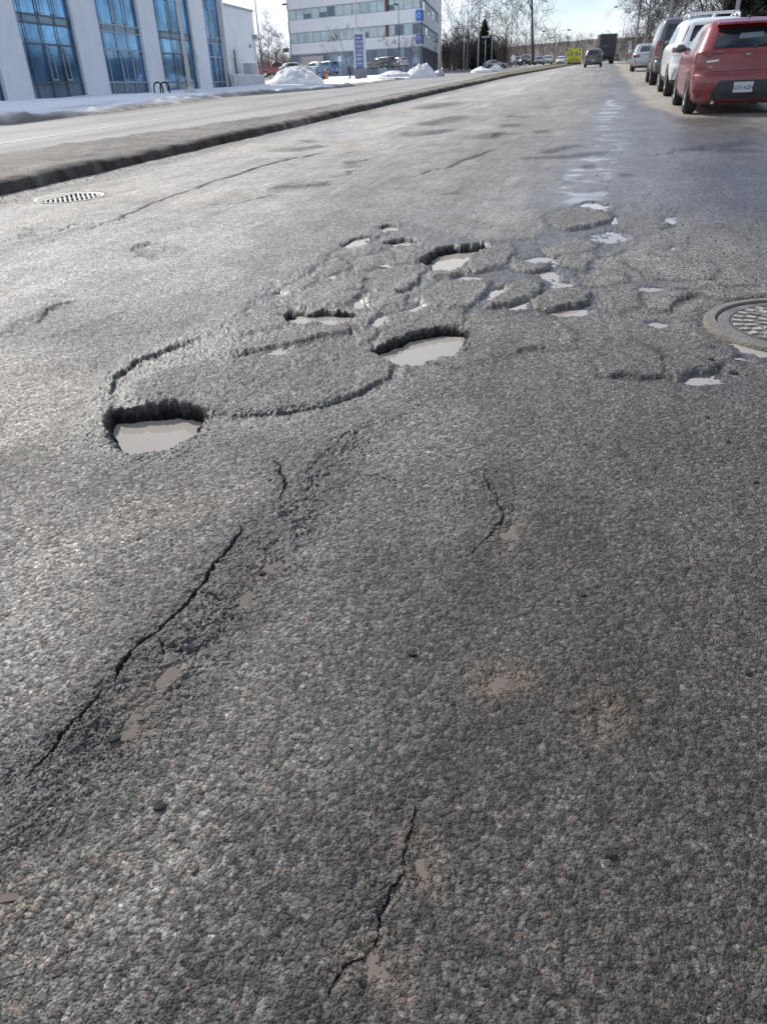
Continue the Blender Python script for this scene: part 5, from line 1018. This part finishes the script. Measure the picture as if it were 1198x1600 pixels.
rc = car('parked_hatchback', 'red hatchback parked nearest the camera at the right kerb', 'car', hs, 2.27, 15.5, RP,
 dict(axles=(.78, 3.36), wr=.315, clad=None, plate=.425, ptxt='G37 AZN', mirror=(2.75, 1.0), mirm=mat('grey mirror', (.12, .12, .125), .35), rear=[('rear_window', band4(1.0, 1.30, .60, .50), GLASS), ('tail_light', tl, RED, .010), ('tail_light', tr_, RED, .010), ('reversing_lamp', wl, LWH, .014), ('reversing_lamp', wr_, LWH, .014), ('bumper_insert', band4(.33, .53, .56, .42), PLAS, .008), ('valance', band4(.25, .33, 1.05, 1.0), PLAS, .006),
  ('tailgate_seam', band4(.665, .675, .62, .62), PLAS, .003)],
 sides=[('side_window', [(.75, 1.0), (2.95, .99), (2.35, 1.29), (.95, 1.29)], GLASS), ('door_seam', [(1.55, .35), (1.565, .35), (1.565, 1.0), (1.55, 1.0)], PLAS, .003), ('door_seam', [(2.55, .35), (2.565, .35), (2.565, 1.0), (2.55, 1.0)], PLAS, .003), ('sill_trim', [(1.15, .19), (3.0, .19), (3.0, .27), (1.15, .27)], PLAS, .004), ('door_handle', [(1.62, .86), (1.82, .86), (1.82, .89), (1.62, .89)], RP, .03)],
 front=[('headlight', [(.45, .68), (1.0, .68), (1.0, .8), (.45, .76)], HLM), ('grille', band4(.55, .65, .5, .5), PLAS)]))
# spoiler, wiper, badge, aerial, reflectors
mb = MB(); vs = []
for i in range(13):
    u_ = -1+i/6; x_ = .55*u_; p = hs.rear(x_, 1.33); q = hs.rear(x_, 1.40); vs += [(p[0], p[1]-.16+.05*u_*u_, 1.345), (p[0]*.97, p[1]-.15+.05*u_*u_, 1.375), (q[0], q[1]+.05, 1.432-.012*u_*u_), (p[0], p[1]+.02, 1.325)]
mb.add(vs, [(4*i+a, 4*i+b, 4*i+4+b, 4*i+4+a) for i in range(12) for a, b in ((0, 1), (1, 2), (2, 3), (3, 0))]+[(0, 3, 2, 1), (48, 49, 50, 51)]); autosmooth(mb.build('spoiler', RP, rc), 40)
p = hs.rear(.12, 1.02, .02); q = hs.rear(.42, 1.075, .022); mb = MB(); mb.tube([p, q], [.016, .008], 6); mb.lathe([(.0, -.02), (.035, -.015), (.035, .02)], 10, hs.rear(.10, 1.01, .01), 'y'); mb.build('rear_wiper', PLAS, rc)
p = hs.rear(0, .905, .004); mb = MB(); n = 20; ring = [(.062*math.cos(a*2*math.pi/n), .034*math.sin(a*2*math.pi/n)) for a in range(n)]
mb.add([(x_, p[1]+.006, .905+z_) for x_, z_ in ring]+[(x_*.94, p[1]-.004, .905+z_*.92) for x_, z_ in ring], [(k, (k+1) % n, n+(k+1) % n, n+k) for k in range(n)]+[tuple(n+k for k in range(n))]); bo = mb.build('badge', mat('badge dark', (.09, .05, .055), .3, metal=.5), rc)
tx = text_mesh('KIA', .048, CHR, parent=bo); tx.rotation_euler = (R(90), 0, 0); tx.location = (0, p[1]-.0065, .905)
tx = text_mesh('Rio', .05, CHR, 'lettering', rc); tx.rotation_euler = (R(90), 0, 0); tx.location = (-.56, hs.rear(-.56, .73)[1]-.006, .735)
mb = MB(); mb.lathe([(.032, 0), (.028, .02), (.012, .04)], 10, (0, .78, 1.435)); mb.tube([(0, .78, 1.45), (0, .70, 1.54), (0, .60, 1.66)], [.006, .004, .003], 5); mb.build('aerial', PLAS, rc)
for sg in (-1, 1): put(hs.rear, [(sg*.72, .36), (sg*.90, .36), (sg*.90, .40), (sg*.72, .40)], .012, 'reflector', RED, rc, 4, 2)
mb = MB(); mb.tube([(-.45, .25, .20), (-.45, .05, .20)], .028, 8); mb.build('exhaust', CHR, rc)
# pale patch laid on the hatch glass, a sheen painted in
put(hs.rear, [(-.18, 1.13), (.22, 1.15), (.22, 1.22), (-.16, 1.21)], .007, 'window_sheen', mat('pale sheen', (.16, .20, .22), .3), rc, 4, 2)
# --- white crossover with roof rails
WK = [(.25, .22, 4.30, .80, .25), (.33, .08, 4.45, .88, .30), (.50, .02, 4.55, .92, .32), (.66, .0, 4.58, .925, .32), (.72, .03, 4.56, .92, .32), (.85, .05, 4.50, .92, .30), (.98, .07, 4.25, .915, .28), (1.06, .09, 3.7, .905, .28), (1.12, .12, 3.4, .88, .28), (1.20, .17, 3.2, .845, .28), (1.45, .33, 2.75, .76, .26), (1.56, .42, 2.5, .715, .26), (1.62, .50, 2.3, .66, .28), (1.66, .75, 2.0, .52, .3)]
wsb = Shell(WK, .06, .08); WP = paint('white paint', (.74, .75, .76), .3)
a_, b_ = both([(.52, .97), (1.16, .96), (1.20, 1.08), (.50, 1.05)]); c_, d_ = both([(.62, .90), (1.12, .90), (1.14, .955), (.56, .965)])
wc = car('parked_crossover', 'white crossover with silver roof rails parked ahead of the red hatchback', 'car', wsb, 2.38, 22.0, WP,
 dict(axles=(.92, 3.62), wr=.36, tw=.23, clad=.40, plate=.62, ptxt='K52 HRB', mirror=(3.25, 1.15), mirm=PLAS, rear=[('rear_window', band4(1.18, 1.50, .74, .60), GLASS), ('tail_light', a_, RED, .012), ('tail_light', b_, RED, .012), ('reversing_lamp', c_, LWH, .009), ('reversing_lamp', d_, LWH, .009), ('bumper_trim', band4(.40, .60, .95, .85), PLAS, .006)],
 sides=[('side_window', [(.75, 1.17), (3.3, 1.12), (2.7, 1.50), (1.05, 1.50)], GLASS), ('sill_trim', [(1.35, .30), (3.25, .30), (3.25, .42), (1.35, .42)], PLAS, .008), ('door_seam', [(1.75, .42), (1.765, .42), (1.765, 1.12), (1.75, 1.12)], PLAS, .003), ('door_seam', [(2.8, .42), (2.815, .42), (2.815, 1.1), (2.8, 1.1)], PLAS, .003)],
 front=[('headlight', [(.5, .85), (1.1, .85), (1.1, .98), (.5, .95)], HLM), ('grille', band4(.6, .85, .45, .45), PLAS)]))
ALR = mat('silver rail', (.62, .63, .65), .3, metal=.7)
for sg in (-1, 1):
    mb = MB(); pts = [(sg*.56, .62, 1.62), (sg*.57, .78, 1.72), (sg*.59, 1.5, 1.74), (sg*.58, 2.3, 1.73), (sg*.56, 2.55, 1.60)]; mb.tube(pts, [.02, .028, .026, .026, .02], 8)
    for y in (.85, 1.55, 2.2): mb.tube([(sg*.57, y, 1.60), (sg*.58, y, 1.735)], .02, 6)
    mb.build('roof_rail', ALR, wc, smooth=True)
for y in (.95, 1.95): mb = MB(); mb.box(-.57, .57, y-.035, y+.035, 1.755, 1.785); mb.build('crossbar', ALR, wc)
mb = MB(); mb.lathe([(.05, 0), (.03, .05), (0, .09)], 8, (0, .8, 1.655)); mb.build('aerial', WP, wc)
put(wsb.rear, band4(1.515, 1.56, .52, .50), .05, 'spoiler', WP, wc)
# --- big dark off-roader
SK = [(.34, .22, 4.85, .86, .14), (.42, .06, 4.95, .96, .18), (.60, .0, 5.05, .985, .18), (.70, .0, 5.08, .985, .18), (.74, .06, 5.05, .98, .16), (1.05, .08, 4.95, .985, .15), (1.18, .09, 3.9, .975, .15), (1.28, .12, 3.75, .955, .15), (1.70, .28, 3.2, .85, .15), (1.85, .34, 2.95, .80, .16), (1.92, .45, 2.7, .72, .2), (1.95, .8, 2.3, .6, .3)]
ssb = Shell(SK, .04, .06); DP = paint('dark blue grey paint', (.11, .115, .13), .3, .3)
a_, b_ = both([(.86, .86), (1.06, .86), (1.06, 1.30), (.84, 1.30)]); c_, d_ = both([(.87, .82), (1.05, .82), (1.05, .86), (.87, .86)])
pc = car('parked_off_roader', 'tall dark off-roader with upright red tail lamps parked ahead of the white crossover', 'car', ssb, 2.44, 30.0, DP,
 dict(axles=(1.05, 4.0), wr=.39, tw=.25, clad=.44, plate=.92, ptxt='F18 LTD', mirror=(3.7, 1.32), mirm=PLAS, rear=[('rear_window', band4(1.30, 1.76, .76, .68), GLASS), ('tail_light', a_, RED, .012), ('tail_light', b_, RED, .012), ('amber_lamp', c_, AMB, .012), ('amber_lamp', d_, AMB, .012), ('bumper', band4(.50, .70, 1.0, 1.0), mat('brushed bumper', (.33, .33, .35), .4, metal=.5), .02), ('tailgate_panel', band4(.78, 1.22, .8, .78), PLAS, .005)],
 sides=[('side_window', [(.5, 1.30), (3.7, 1.28), (3.15, 1.72), (.75, 1.72)], GLASS), ('running_board', [(1.6, .36), (3.5, .36), (3.5, .42), (1.6, .42)], mat('brushed bumper', (.3, .3, .3)), .06), ('door_seam', [(1.7, .45), (1.72, .45), (1.72, 1.28), (1.7, 1.28)], PLAS, .003), ('door_seam', [(2.75, .45), (2.77, .45), (2.77, 1.28), (2.75, 1.28)], PLAS, .003)],
 front=[('headlight', [(.6, .8), (1.0, .8), (1.0, 1.0), (.6, 1.0)], HLM)]))
# --- generic shells for the rest
SEDK = [(.20, .2, 4.5, .76, .25), (.3, .04, 4.65, .86, .3), (.55, .0, 4.7, .89, .3), (.70, .03, 4.66, .89, .28), (.85, .05, 4.2, .885, .26), (.93, .10, 3.5, .875, .26), (1.0, .30, 3.25, .84, .26), (1.30, .80, 2.6, .70, .25), (1.40, 1.0, 2.3, .63, .26), (1.44, 1.3, 2.0, .5, .3)]
SUVK = [(.24, .2, 4.3, .78, .25), (.33, .05, 4.45, .87, .3), (.60, .0, 4.55, .915, .3), (.75, .04, 4.5, .91, .3), (.98, .07, 4.2, .905, .28), (1.06, .10, 3.5, .89, .28), (1.15, .15, 3.2, .86, .28), (1.50, .38, 2.6, .73, .26), (1.60, .5, 2.3, .64, .28), (1.65, .8, 1.9, .5, .3)]
def sedan(label, p, pm, rz=0, group=None, name='parked_car', sh=None, z=None, cat='car'):
    k = SEDK if sh is None else sh; s_ = Shell(k, .06, .08); suv = k is SUVK
    a_, b_ = both([(.50, .74 if not suv else .92), (1.02, .74 if not suv else .92), (1.02, .86 if not suv else 1.06), (.52, .86 if not suv else 1.06)])
    rw = band4(1.02, 1.31, .66, .55) if not suv else band4(1.14, 1.50, .70, .58); sw = [(1.0, 1.02), (3.1, 1.0), (2.6, 1.30), (1.3, 1.30)] if not suv else [(.7, 1.14), (3.15, 1.12), (2.6, 1.48), (1.0, 1.48)]
    fw_ = band4(1.0, 1.30, .64, .52) if not suv else band4(1.14, 1.46, .68, .56); hz1 = .62 if not suv else .78
    c_, d_ = both([(.45, hz1), (1.05, hz1), (1.05, hz1+.14), (.48, hz1+.10)])
    return car(name, label, cat, s_, p[0], p[1], pm, dict(axles=(.9, 3.6), wr=.33, plate=.55 if not suv else .62, fplate=.45, mirror=(2.95, 1.03 if not suv else 1.16), clad=.32, rear=[('rear_window', rw, GLASS), ('tail_light', a_, RED, .01), ('tail_light', b_, RED, .01)], sides=[('side_window', sw, GLASS)], front=[('windscreen', fw_, GLASS), ('headlight', c_, HLM), ('headlight', d_, HLM), ('grille', band4(.45, .60, .5, .5), PLAS)]), group, rz, z)
SIL = paint('silver paint', (.42, .43, .45), .3, .4); DGR = paint('dark grey paint', (.10, .10, .11), .3, .3); BLK = paint('black paint', (.02, .02, .024), .25); BLP = paint('blue paint', (.05, .14, .28), .3, .2); MAR = paint('maroon paint', (.16, .02, .02), .3)
p = P(991, 112); sedan('silver grey car parked farthest up the right kerb', (p[0]+.65, p[1]-.8), SIL)
p = P(925, 105.6); q = PGZ(925, 105.6); sedan('dark grey crossover driving away behind the dark box truck', (q[0], q[1]), DGR, 0, None, 'moving_crossover', SUVK)
q = at(960, 96.3, 170); sedan('small dark car driving away at the far crest right of the box truck', (q[0], q[1]), DGR, 0, None, 'moving_car', SUVK, z=q[2])
# traffic coming the other way beyond the median
for i, (px, py, dp, pm, k, lb) in enumerate([(809, 102.5, 135, BLK, SEDK, 'black car left of the big dark trunk beyond the median'), (822, 102, 130, BLK, SUVK, 'black crossover close behind the big dark trunk'), (843, 101.5, 140, DGR, SEDK, 'dark car just right of the big dark trunk'), (856, 101, 150, SIL, SUVK, 'silver crossover left of the twin armed lamp'), (876, 101, 165, WP, SUVK, 'white crossover coming on next to the ambulance')]):
    q = at(px, py, dp); sedan(lb, (q[0], q[1]), pm, math.pi, 'oncoming traffic beyond the median', 'oncoming_car', k, z=q[2])
# parking lot
for i, (px, py, dp, pm, k, lb, rz) in enumerate([(507, 116.5, 106, WP, SUVK, 'white car in the parking left of the blue one', R(60)), (527, 115.5, 104, BLP, SUVK, 'bright blue car in the parking', R(60)), (603, 106.5, 118, BLK, SEDK, 'black car between the silver pickup and the dark crossover', R(50)), (616, 106, 120, DGR, SUVK, 'dark crossover in the parking before the shop windows', R(60)), (634, 104.5, 124, SIL, SEDK, 'pale car at the right end of the parking', R(50)), (437, 119, 92, SIL, SEDK, 'silver sedan behind the tall snow heap', R(-75)), (480, 118, 112, DGR, SUVK, 'dark car tucked behind the tall snow heap', R(-70)), (755, 108, 140, SIL, SEDK, 'pale car under the spruce', R(-60))]):
    q = at(px, py, dp); sedan(lb, (q[0], q[1]), pm, rz, 'cars in the parking beyond the snow', 'parked_car', k, z=q[2])
# silver pickup side-on
PK = [(.35, .1, 5.3, .82, .15), (.5, .0, 5.45, .95, .2), (.75, .0, 5.5, .97, .2), (1.0, .05, 5.4, .965, .2), (1.08, .06, 5.2, .96, .2), (1.12, 1.85, 4.1, .93, .2), (1.2, 1.9, 3.95, .9, .2), (1.6, 2.15, 3.45, .78, .2), (1.78, 2.4, 3.1, .66, .2)]
def pickup(label, q, pm, rz):
    s_ = Shell(PK, .03, .05); a_, b_ = both([(.80, .78), (1.0, .78), (1.0, 1.0), (.8, 1.0)])
    return car('parked_pickup', label, 'pickup truck', s_, q[0], q[1], pm, dict(axles=(1.1, 4.5), wr=.42, plate=.6, clad=.42, mirror=(3.7, 1.2), rear=[('rear_window', band4(1.22, 1.6, .7, .6), GLASS), ('tail_light', a_, RED, .01), ('tail_light', b_, RED, .01)], sides=[('side_window', [(2.15, 1.2), (3.8, 1.2), (3.4, 1.6), (2.3, 1.6)], GLASS), ('bed_cap', [(.1, 1.06), (1.8, 1.06), (1.8, 1.1), (.1, 1.1)], PLAS, .01)], front=[('windscreen', band4(1.2, 1.58, .72, .6), GLASS), ('headlight', [(.6, .8), (1.05, .8), (1.05, 1.0), (.6, 1.0)], HLM)]), None, rz, q[2])
q = at(574, 108.5, 128); pickup('silver pickup truck side-on between the totem and the black car', q, SIL, R(-70))
q = at(404, 121, 100); pickup('maroon pickup truck beside the white annex', q, MAR, R(-75))
# ambulance
q = at(895, 103.2, 136); am = thing('ambulance', 'yellow green ambulance with chevrons driving away left of the dark crossover', 'ambulance', q)
YG = mat('lime yellow paint', (.62, .66, .05), .4); RC = mat('red chevron', (.62, .10, .03), .4); GC = mat('green chevron', (.10, .34, .10), .4)
mb = MB(); mb.box(-1.22, 1.22, 0, 3.9, .45, 2.75); o = mb.build('box_body', YG, am); bv = o.modifiers.new('bevel', 'BEVEL'); bv.width = .08; bv.segments = 3
mb = MB(); mb.box(-1.0, 1.0, 3.92, 5.9, .45, 1.3); mb.box(-.95, .95, 3.92, 4.9, 1.302, 2.1); mb.build('cab', YG, am)
for sg in (-1, 1):
    mb = MB(); x0 = .08 if sg > 0 else -.78; mb.box(x0, x0+.70, -.03, -.002, .55, 2.55); do = mb.build('rear_door', YG, am); mb = MB(); mb.box(x0+.12, x0+.60, -.045, -.031, 1.65, 2.25); mb.build('window', GLASS, do); mb = MB(); mb.box(x0+.30, x0+.46, -.06, -.046, 1.75, 2.15); mb.build('window_emblem', PLT, do)
    for k in range(7):
        mb = MB(); z0 = .5+k*.26; xx0, xx1 = sg*.04, sg*1.14; mb.add([(xx0, -.048, z0), (xx1, -.048, z0-.55 if z0-.55 > .46 else .46), (xx1, -.048, max(.47, z0-.42)), (xx0, -.048, z0+.13)], [(0, 1, 2, 3)] if sg > 0 else [(3, 2, 1, 0)]); mb.add([(xx0, -.030, z0), (xx1, -.030, max(.46, z0-.55)), (xx1, -.030, max(.47, z0-.42)), (xx0, -.030, z0+.13)], [(0, 1, 2, 3)])
        if z0 < 1.5: mb.build('chevron', RC if k % 2 else GC, am)
    mb = MB(); mb.box(sg*1.0-.1, sg*1.0+.1, -.05, -.002, 1.6, 2.0); mb.build('tail_light', RED, am); mb = MB(); mb.box(sg*.95-.16, sg*.95+.16, -.06, -.002, 2.45, 2.65); mb.build('beacon', RED, am)
    for y in (1.1, 4.9): wheel(am, sg*1.02, y, .4, .3, False)
mb = MB(); mb.box(-.5, .5, .2, .5, 2.752, 2.85); mb.build('roof_beacon', RED, am); mb = MB(); mb.box(-1.15, 1.15, -.25, 0, .38, .52); mb.build('rear_step', PLAS, am); plate(Shell([(.3, -.06, 5, 1.2, .1), (3, -.06, 5, 1.2, .1)]), am, .9)
# box truck
q = at(946, 100.3, 114); bt = thing('box_truck', 'dark box truck driving away ahead of the dark crossover', 'truck', q); bt.rotation_euler[2] = R(3)
DB = mat('dark box paint', (.035, .033, .038), .5, noise=.2, nscale=1)
mb = MB(); mb.box(-1.28, 1.28, 0, 7.2, 1.0, 4.0); mb.build('cargo_box', DB, bt); mb = MB(); mb.box(-1.12, 1.12, -.03, -.002, 1.12, 3.85); ro = mb.build('roller_door', mat('door dark', (.05, .048, .055), .5), bt)
mb = MB(); [mb.box(-1.1, 1.1, -.05, -.031, 1.2+k*.4, 1.23+k*.4) for k in range(6)]; mb.build('slat_seam', DB, ro); mb = MB(); mb.box(-.9, .1, -.06, -.051, 2.3, 2.55); mb.build('faded_lettering', mat('faded print', (.12, .12, .13), .6), ro)
mb = MB(); mb.box(-1.28, -1.13, -.04, -.002, 1.0, 4.0); mb.box(1.13, 1.28, -.04, -.002, 1.0, 4.0); mb.box(-1.129, 1.129, -.04, -.032, 3.86, 4.0); mb.build('door_frame', DGR, bt)
mb = MB(); mb.box(-.45, .45, .3, 7, .55, .998); mb.box(-1.2, 1.2, .1, .3, .45, .6); mb.build('chassis', PLAS, bt); mb = MB(); mb.box(-1.1, 1.1, 7.3, 9.0, .6, 2.6); mb.build('cab', DGR, bt)
for sg in (-1, 1):
    mb = MB(); mb.box(sg*.95-.12, sg*.95+.12, .05, .099, .62, .78); mb.build('tail_light', RED, bt)
    for y in (1.6, 2.7, 8.2): wheel(bt, sg*1.02, y, .48, .34, False)
plate(Shell([(.3, .09, 5, 1.2, .1), (3, .09, 5, 1.2, .1)]), bt, .53)
# ------------------------------------------------------------------ drain and manhole
IRN = mat('worn cast iron', (.15, .14, .13), .45, metal=.25, noise=.3, nscale=9, bump=.4, bscale=70); IRD = mat('dark slot', (.05, .048, .045), .9); CRM = mat('sandy frame', (.15, .138, .122), .8, noise=.25, nscale=12, bump=.5, bscale=90); SAL = mat('salt crust', (.46, .44, .40), .9, col2=(.14, .13, .12), nscale=14, bump=.5, bscale=60)
dr = thing('drain_grate', 'round iron drain grate in the pale gutter by the median kerb', 'drain', (DR[0], DR[1], hz_(DR[0]+.5, DR[1]))); rot = R(35)
mb = MB(); mb.lathe([(.29, -.06), (.29, .0), (.300, .006), (.335, .008), (.345, -.01), (.345, -.08)], 48); mb.build('frame', mat('pale iron ring', (.38, .36, .335), .6, noise=.15), dr, smooth=False)
mb = MB(); mb.lathe([(.0, -.06), (.288, -.06)], 32); mb.build('sump', IRD, dr); GM = mat('pale grate iron', (.34, .325, .30), .6, noise=.25, nscale=12)
mb = MB(); c_, s_ = math.cos(rot), math.sin(rot); MR = Matrix.Rotation(rot*0+R(37), 4, 'Z')
for k in range(-6, 7):
    x_ = k*.044; hl = math.sqrt(max(0, .286**2-(abs(x_)+.012)**2)); mb.box(x_-.010, x_+.010, -hl, hl, -.03, .002, M=MR)
mb.box(-.275, .275, -.012, .012, -.03, .0005, M=MR); mb.build('grate', GM, dr)
n = 24; q = []; 
for k in range(n+1): a = math.pi*(.62+.72*k/n); q.append((.287*math.cos(a), .287*math.sin(a), .004))
mb = MB(); mb.add(q+[(x_*1.0, y_*1.0, -.03) for x_, y_, z_ in q], [tuple(range(n+1))]+[(k+1, k, n+1+k, n+2+k) for k in range(n)]); mb.build('sand_deposit', mat('sand deposit', (.36, .335, .30), .9, noise=.2, nscale=25), dr)
mh = thing('manhole_cover', 'big round iron manhole cover with a salt crusted pattern at the right edge', 'manhole', (MH[0], MH[1], hz_(MH[0]-.5, MH[1])+.006))
mb = MB(); mb.lathe([(.343, -.05), (.343, .004), (.348, .009), (.384, .006), (.392, -.004), (.396, -.03), (.400, -.08)], 72); autosmooth(mb.build('frame', CRM, mh), 30)
mb = MB(); mb.lathe([(.0, -.002), (.20, -.002), (.215, -.003), (.25, -.002), (.330, .000), (.339, -.003), (.339, -.04)], 72); cv = autosmooth(mb.build('cover', IRN, mh), 30)
mb = MB(); rng = random.Random(4)
for ring_, nn_ in ((.05, 6), (.105, 12), (.16, 18), (.215, 24), (.26, 28)):
    for k in range(nn_):
        a = 2*math.pi*(k+.5*(nn_ % 4 == 0))/nn_; M = Matrix.Translation((ring_*math.cos(a), ring_*math.sin(a), 0)) @ Matrix.Rotation(a, 4, 'Z'); mb.box(-.019, .019, -.011, .011, -.004, .0035+rng.uniform(0, .0015), M=M)
mb.build('raised_pattern', SAL, cv)
for (a, rr_) in ((R(196), .12), (R(236), .13), (R(20), .2)):
    mb = MB(); mb.lathe([(0, .0055), (.017, .0055), (.019, .004)], 16, (rr_*math.cos(a), rr_*math.sin(a), 0)); mb.build('lifting_hole', IRD, cv)
for r_, (x0, x1) in ((.285, (0, 6.3)), ): mb = MB(); mb.lathe([(r_, -.001), (r_+.002, .0012), (r_+.006, .0012), (r_+.008, -.001)], 72); mb.build('groove', IRD, cv)
# ------------------------------------------------------------------ lumps of asphalt
LMP = mat('black asphalt lump', (.022, .021, .022), .7, noise=.4, nscale=60, bump=.8, bscale=160)
for i, (px, py, s_, lb) in enumerate([(652, 558, .024, 'black lump lying in the long puddle of the second pothole'), (700, 541, .010, 'tiny black lump poking out of the long puddle'), (643, 1021, .008, 'small black chip right of the long crack'), (250, 1262, .008, 'black chip below the brown streak of puddles'), (955, 1336, .006, 'tiny chip alone on the dark lower asphalt'), (1168, 1051, .006, 'tiny chip close to the right edge'), (1136, 690, .006, 'black crumb below the manhole'), (1180, 754, .006, 'black crumb at the right edge under the manhole'), (682, 411, .022, 'lump at the rim of the far overhung pothole'), (1110, 562, .009, 'lump left of the puddle under the manhole'), (1145, 583, .012, 'lump at the tip of the puddle left of the manhole'), (410, 897, .007, 'black chip between the two brown puddles'), (180, 1155, .008, 'black chip in the lowest brown puddle'), (910, 930, .006, 'tiny chip in the middle of the plain asphalt'), (1104, 652, .006, 'black crumb in line with the manhole')]):
    p = P(px, py, hz_(*P(px, py)[:2])); bm = bmesh.new(); bmesh.ops.create_icosphere(bm, subdivisions=3, radius=1.0); rng = random.Random(i)
    ox = rng.random()*50
    for v_ in bm.verts:
        c = v_.co; k = .75+.5*float(vnoise(np.array([c.x*1.7+ox]), np.array([c.y*1.7+c.z*2.3]), 3)[0])+.22*float(vnoise(np.array([c.x*4+ox]), np.array([c.y*4+c.z*5]), 4)[0]); v_.co = Vector((c.x*k*1.15*s_, c.y*k*.9*s_, c.z*k*.55*s_))
    me = D.meshes.new('asphalt_lump'); bm.to_mesh(me); bm.free(); me.materials.append(LMP); o = D.objects.new('asphalt_lump', me); COL.objects.link(o); o.location = (p[0], p[1], p[2]+s_*.30); o.rotation_euler[2] = rng.random()*6; tag(o, lb, 'asphalt lump', 'loose lumps of broken asphalt')
# ------------------------------------------------------------------ people
def person(bx, by, depth, label, coat, trous, rz=0):
    p = at(bx, by, depth); t = thing('person', label, 'person', p, rz)
    J = {'pel': (0, 0, .93), 'wai': (0, .01, 1.08), 'che': (0, .02, 1.32), 'nec': (0, .02, 1.48), 'hed': (0, .03, 1.57), 'top': (0, .03, 1.70),
         'hl': (-.1, 0, .88), 'kl': (-.11, .12, .48), 'al': (-.11, .02, .08), 'tl': (-.12, .17, .04), 'hr': (.1, 0, .88), 'kr': (.11, -.02, .48), 'ar': (.11, -.26, .12), 'tr': (.12, -.13, .04),
         'sl': (-.19, .02, 1.42), 'el': (-.25, -.05, 1.14), 'wl': (-.24, .08, .90), 'fl': (-.23, .12, .80), 'sr': (.19, .02, 1.42), 'er': (.25, -.02, 1.14), 'wr': (.24, .14, .93), 'fr': (.23, .18, .84)}
    Rr = {'pel': .15, 'wai': .15, 'che': .17, 'nec': .06, 'hed': .10, 'top': .075, 'hl': .10, 'kl': .065, 'al': .045, 'tl': .04, 'hr': .10, 'kr': .065, 'ar': .045, 'tr': .04, 'sl': .08, 'el': .055, 'wl': .04, 'fl': .03, 'sr': .08, 'er': .055, 'wr': .04, 'fr': .03}
    Ed = [('pel', 'wai'), ('wai', 'che'), ('che', 'nec'), ('nec', 'hed'), ('hed', 'top'), ('pel', 'hl'), ('hl', 'kl'), ('kl', 'al'), ('al', 'tl'), ('pel', 'hr'), ('hr', 'kr'), ('kr', 'ar'), ('ar', 'tr'), ('che', 'sl'), ('sl', 'el'), ('el', 'wl'), ('wl', 'fl'), ('che', 'sr'), ('sr', 'er'), ('er', 'wr'), ('wr', 'fr')]
    ks = list(J); me = D.meshes.new('body'); me.from_pydata([J[k] for k in ks], [(ks.index(a), ks.index(b)) for a, b in Ed], []); o = D.objects.new('body', me); COL.objects.link(o); o.parent = t
    o.modifiers.new('skin', 'SKIN'); 
    for i, k in enumerate(ks): me.skin_vertices[0].data[i].radius = (Rr[k], Rr[k])
    me.skin_vertices[0].data[0].use_root = True; sb = o.modifiers.new('sub', 'SUBSURF'); sb.levels = 1; sb.render_levels = 2; me.materials.append(trous)
    mb = MB(); mb.lathe([(.19, .80), (.205, .95), (.185, 1.10), (.20, 1.30), (.15, 1.42), (.075, 1.47)], 14); c = mb.build('coat', coat, t, smooth=True); c.scale = (1.12, .85, 1)
    mb = MB(); mb.lathe([(.115, -.03), (.12, .03), (.09, .09), (0, .125)], 12, (0, .02, 1.62)); mb.build('hair', BARKD, t, smooth=True)
    return t
CT = mat('black coat', (.02, .02, .025), .8); TR = mat('dark trousers', (.05, .05, .065), .8)
person(547, 126, 98, 'person in a dark coat walking beside the lamp post before the totem', CT, TR, R(-60)); person(668, 114.5, 128, 'person in dark clothes walking on the snow left of the thick grey pole', CT, TR, R(80))
# small orange and blue machine by the snow heap
q = at(505, 124.5, 88); ma = thing('snow_blower', 'small orange and blue machine right of the tall snow heap', 'machine', q, R(30)); OR_ = mat('orange paint', (.62, .25, .06), .5)
mb = MB(); mb.box(-.35, .15, -.3, .3, .15, .75); mb.box(-.25, .05, -.2, .2, .752, .95); mb.build('engine', mat('slate paint', (.12, .14, .28), .5), ma); mb = MB(); mb.box(.16, .55, -.35, .35, .05, .6); mb.build('auger_housing', OR_, ma); mb = MB(); mb.tube([(.3, 0, .6), (.3, 0, 1.0), (.45, 0, 1.2)], [.1, .09, .08], 8); mb.build('chute', OR_, ma); mb = MB(); mb.tube([(-.35, -.2, .6), (-.9, -.2, 1.05)], .03, 6); mb.tube([(-.35, .2, .6), (-.9, .2, 1.05)], .03, 6); mb.build('handlebar', PLAS, ma)
for sg in (-1, 1): wheel(ma, sg*.0+.0, sg*.35, .2, .12, False)
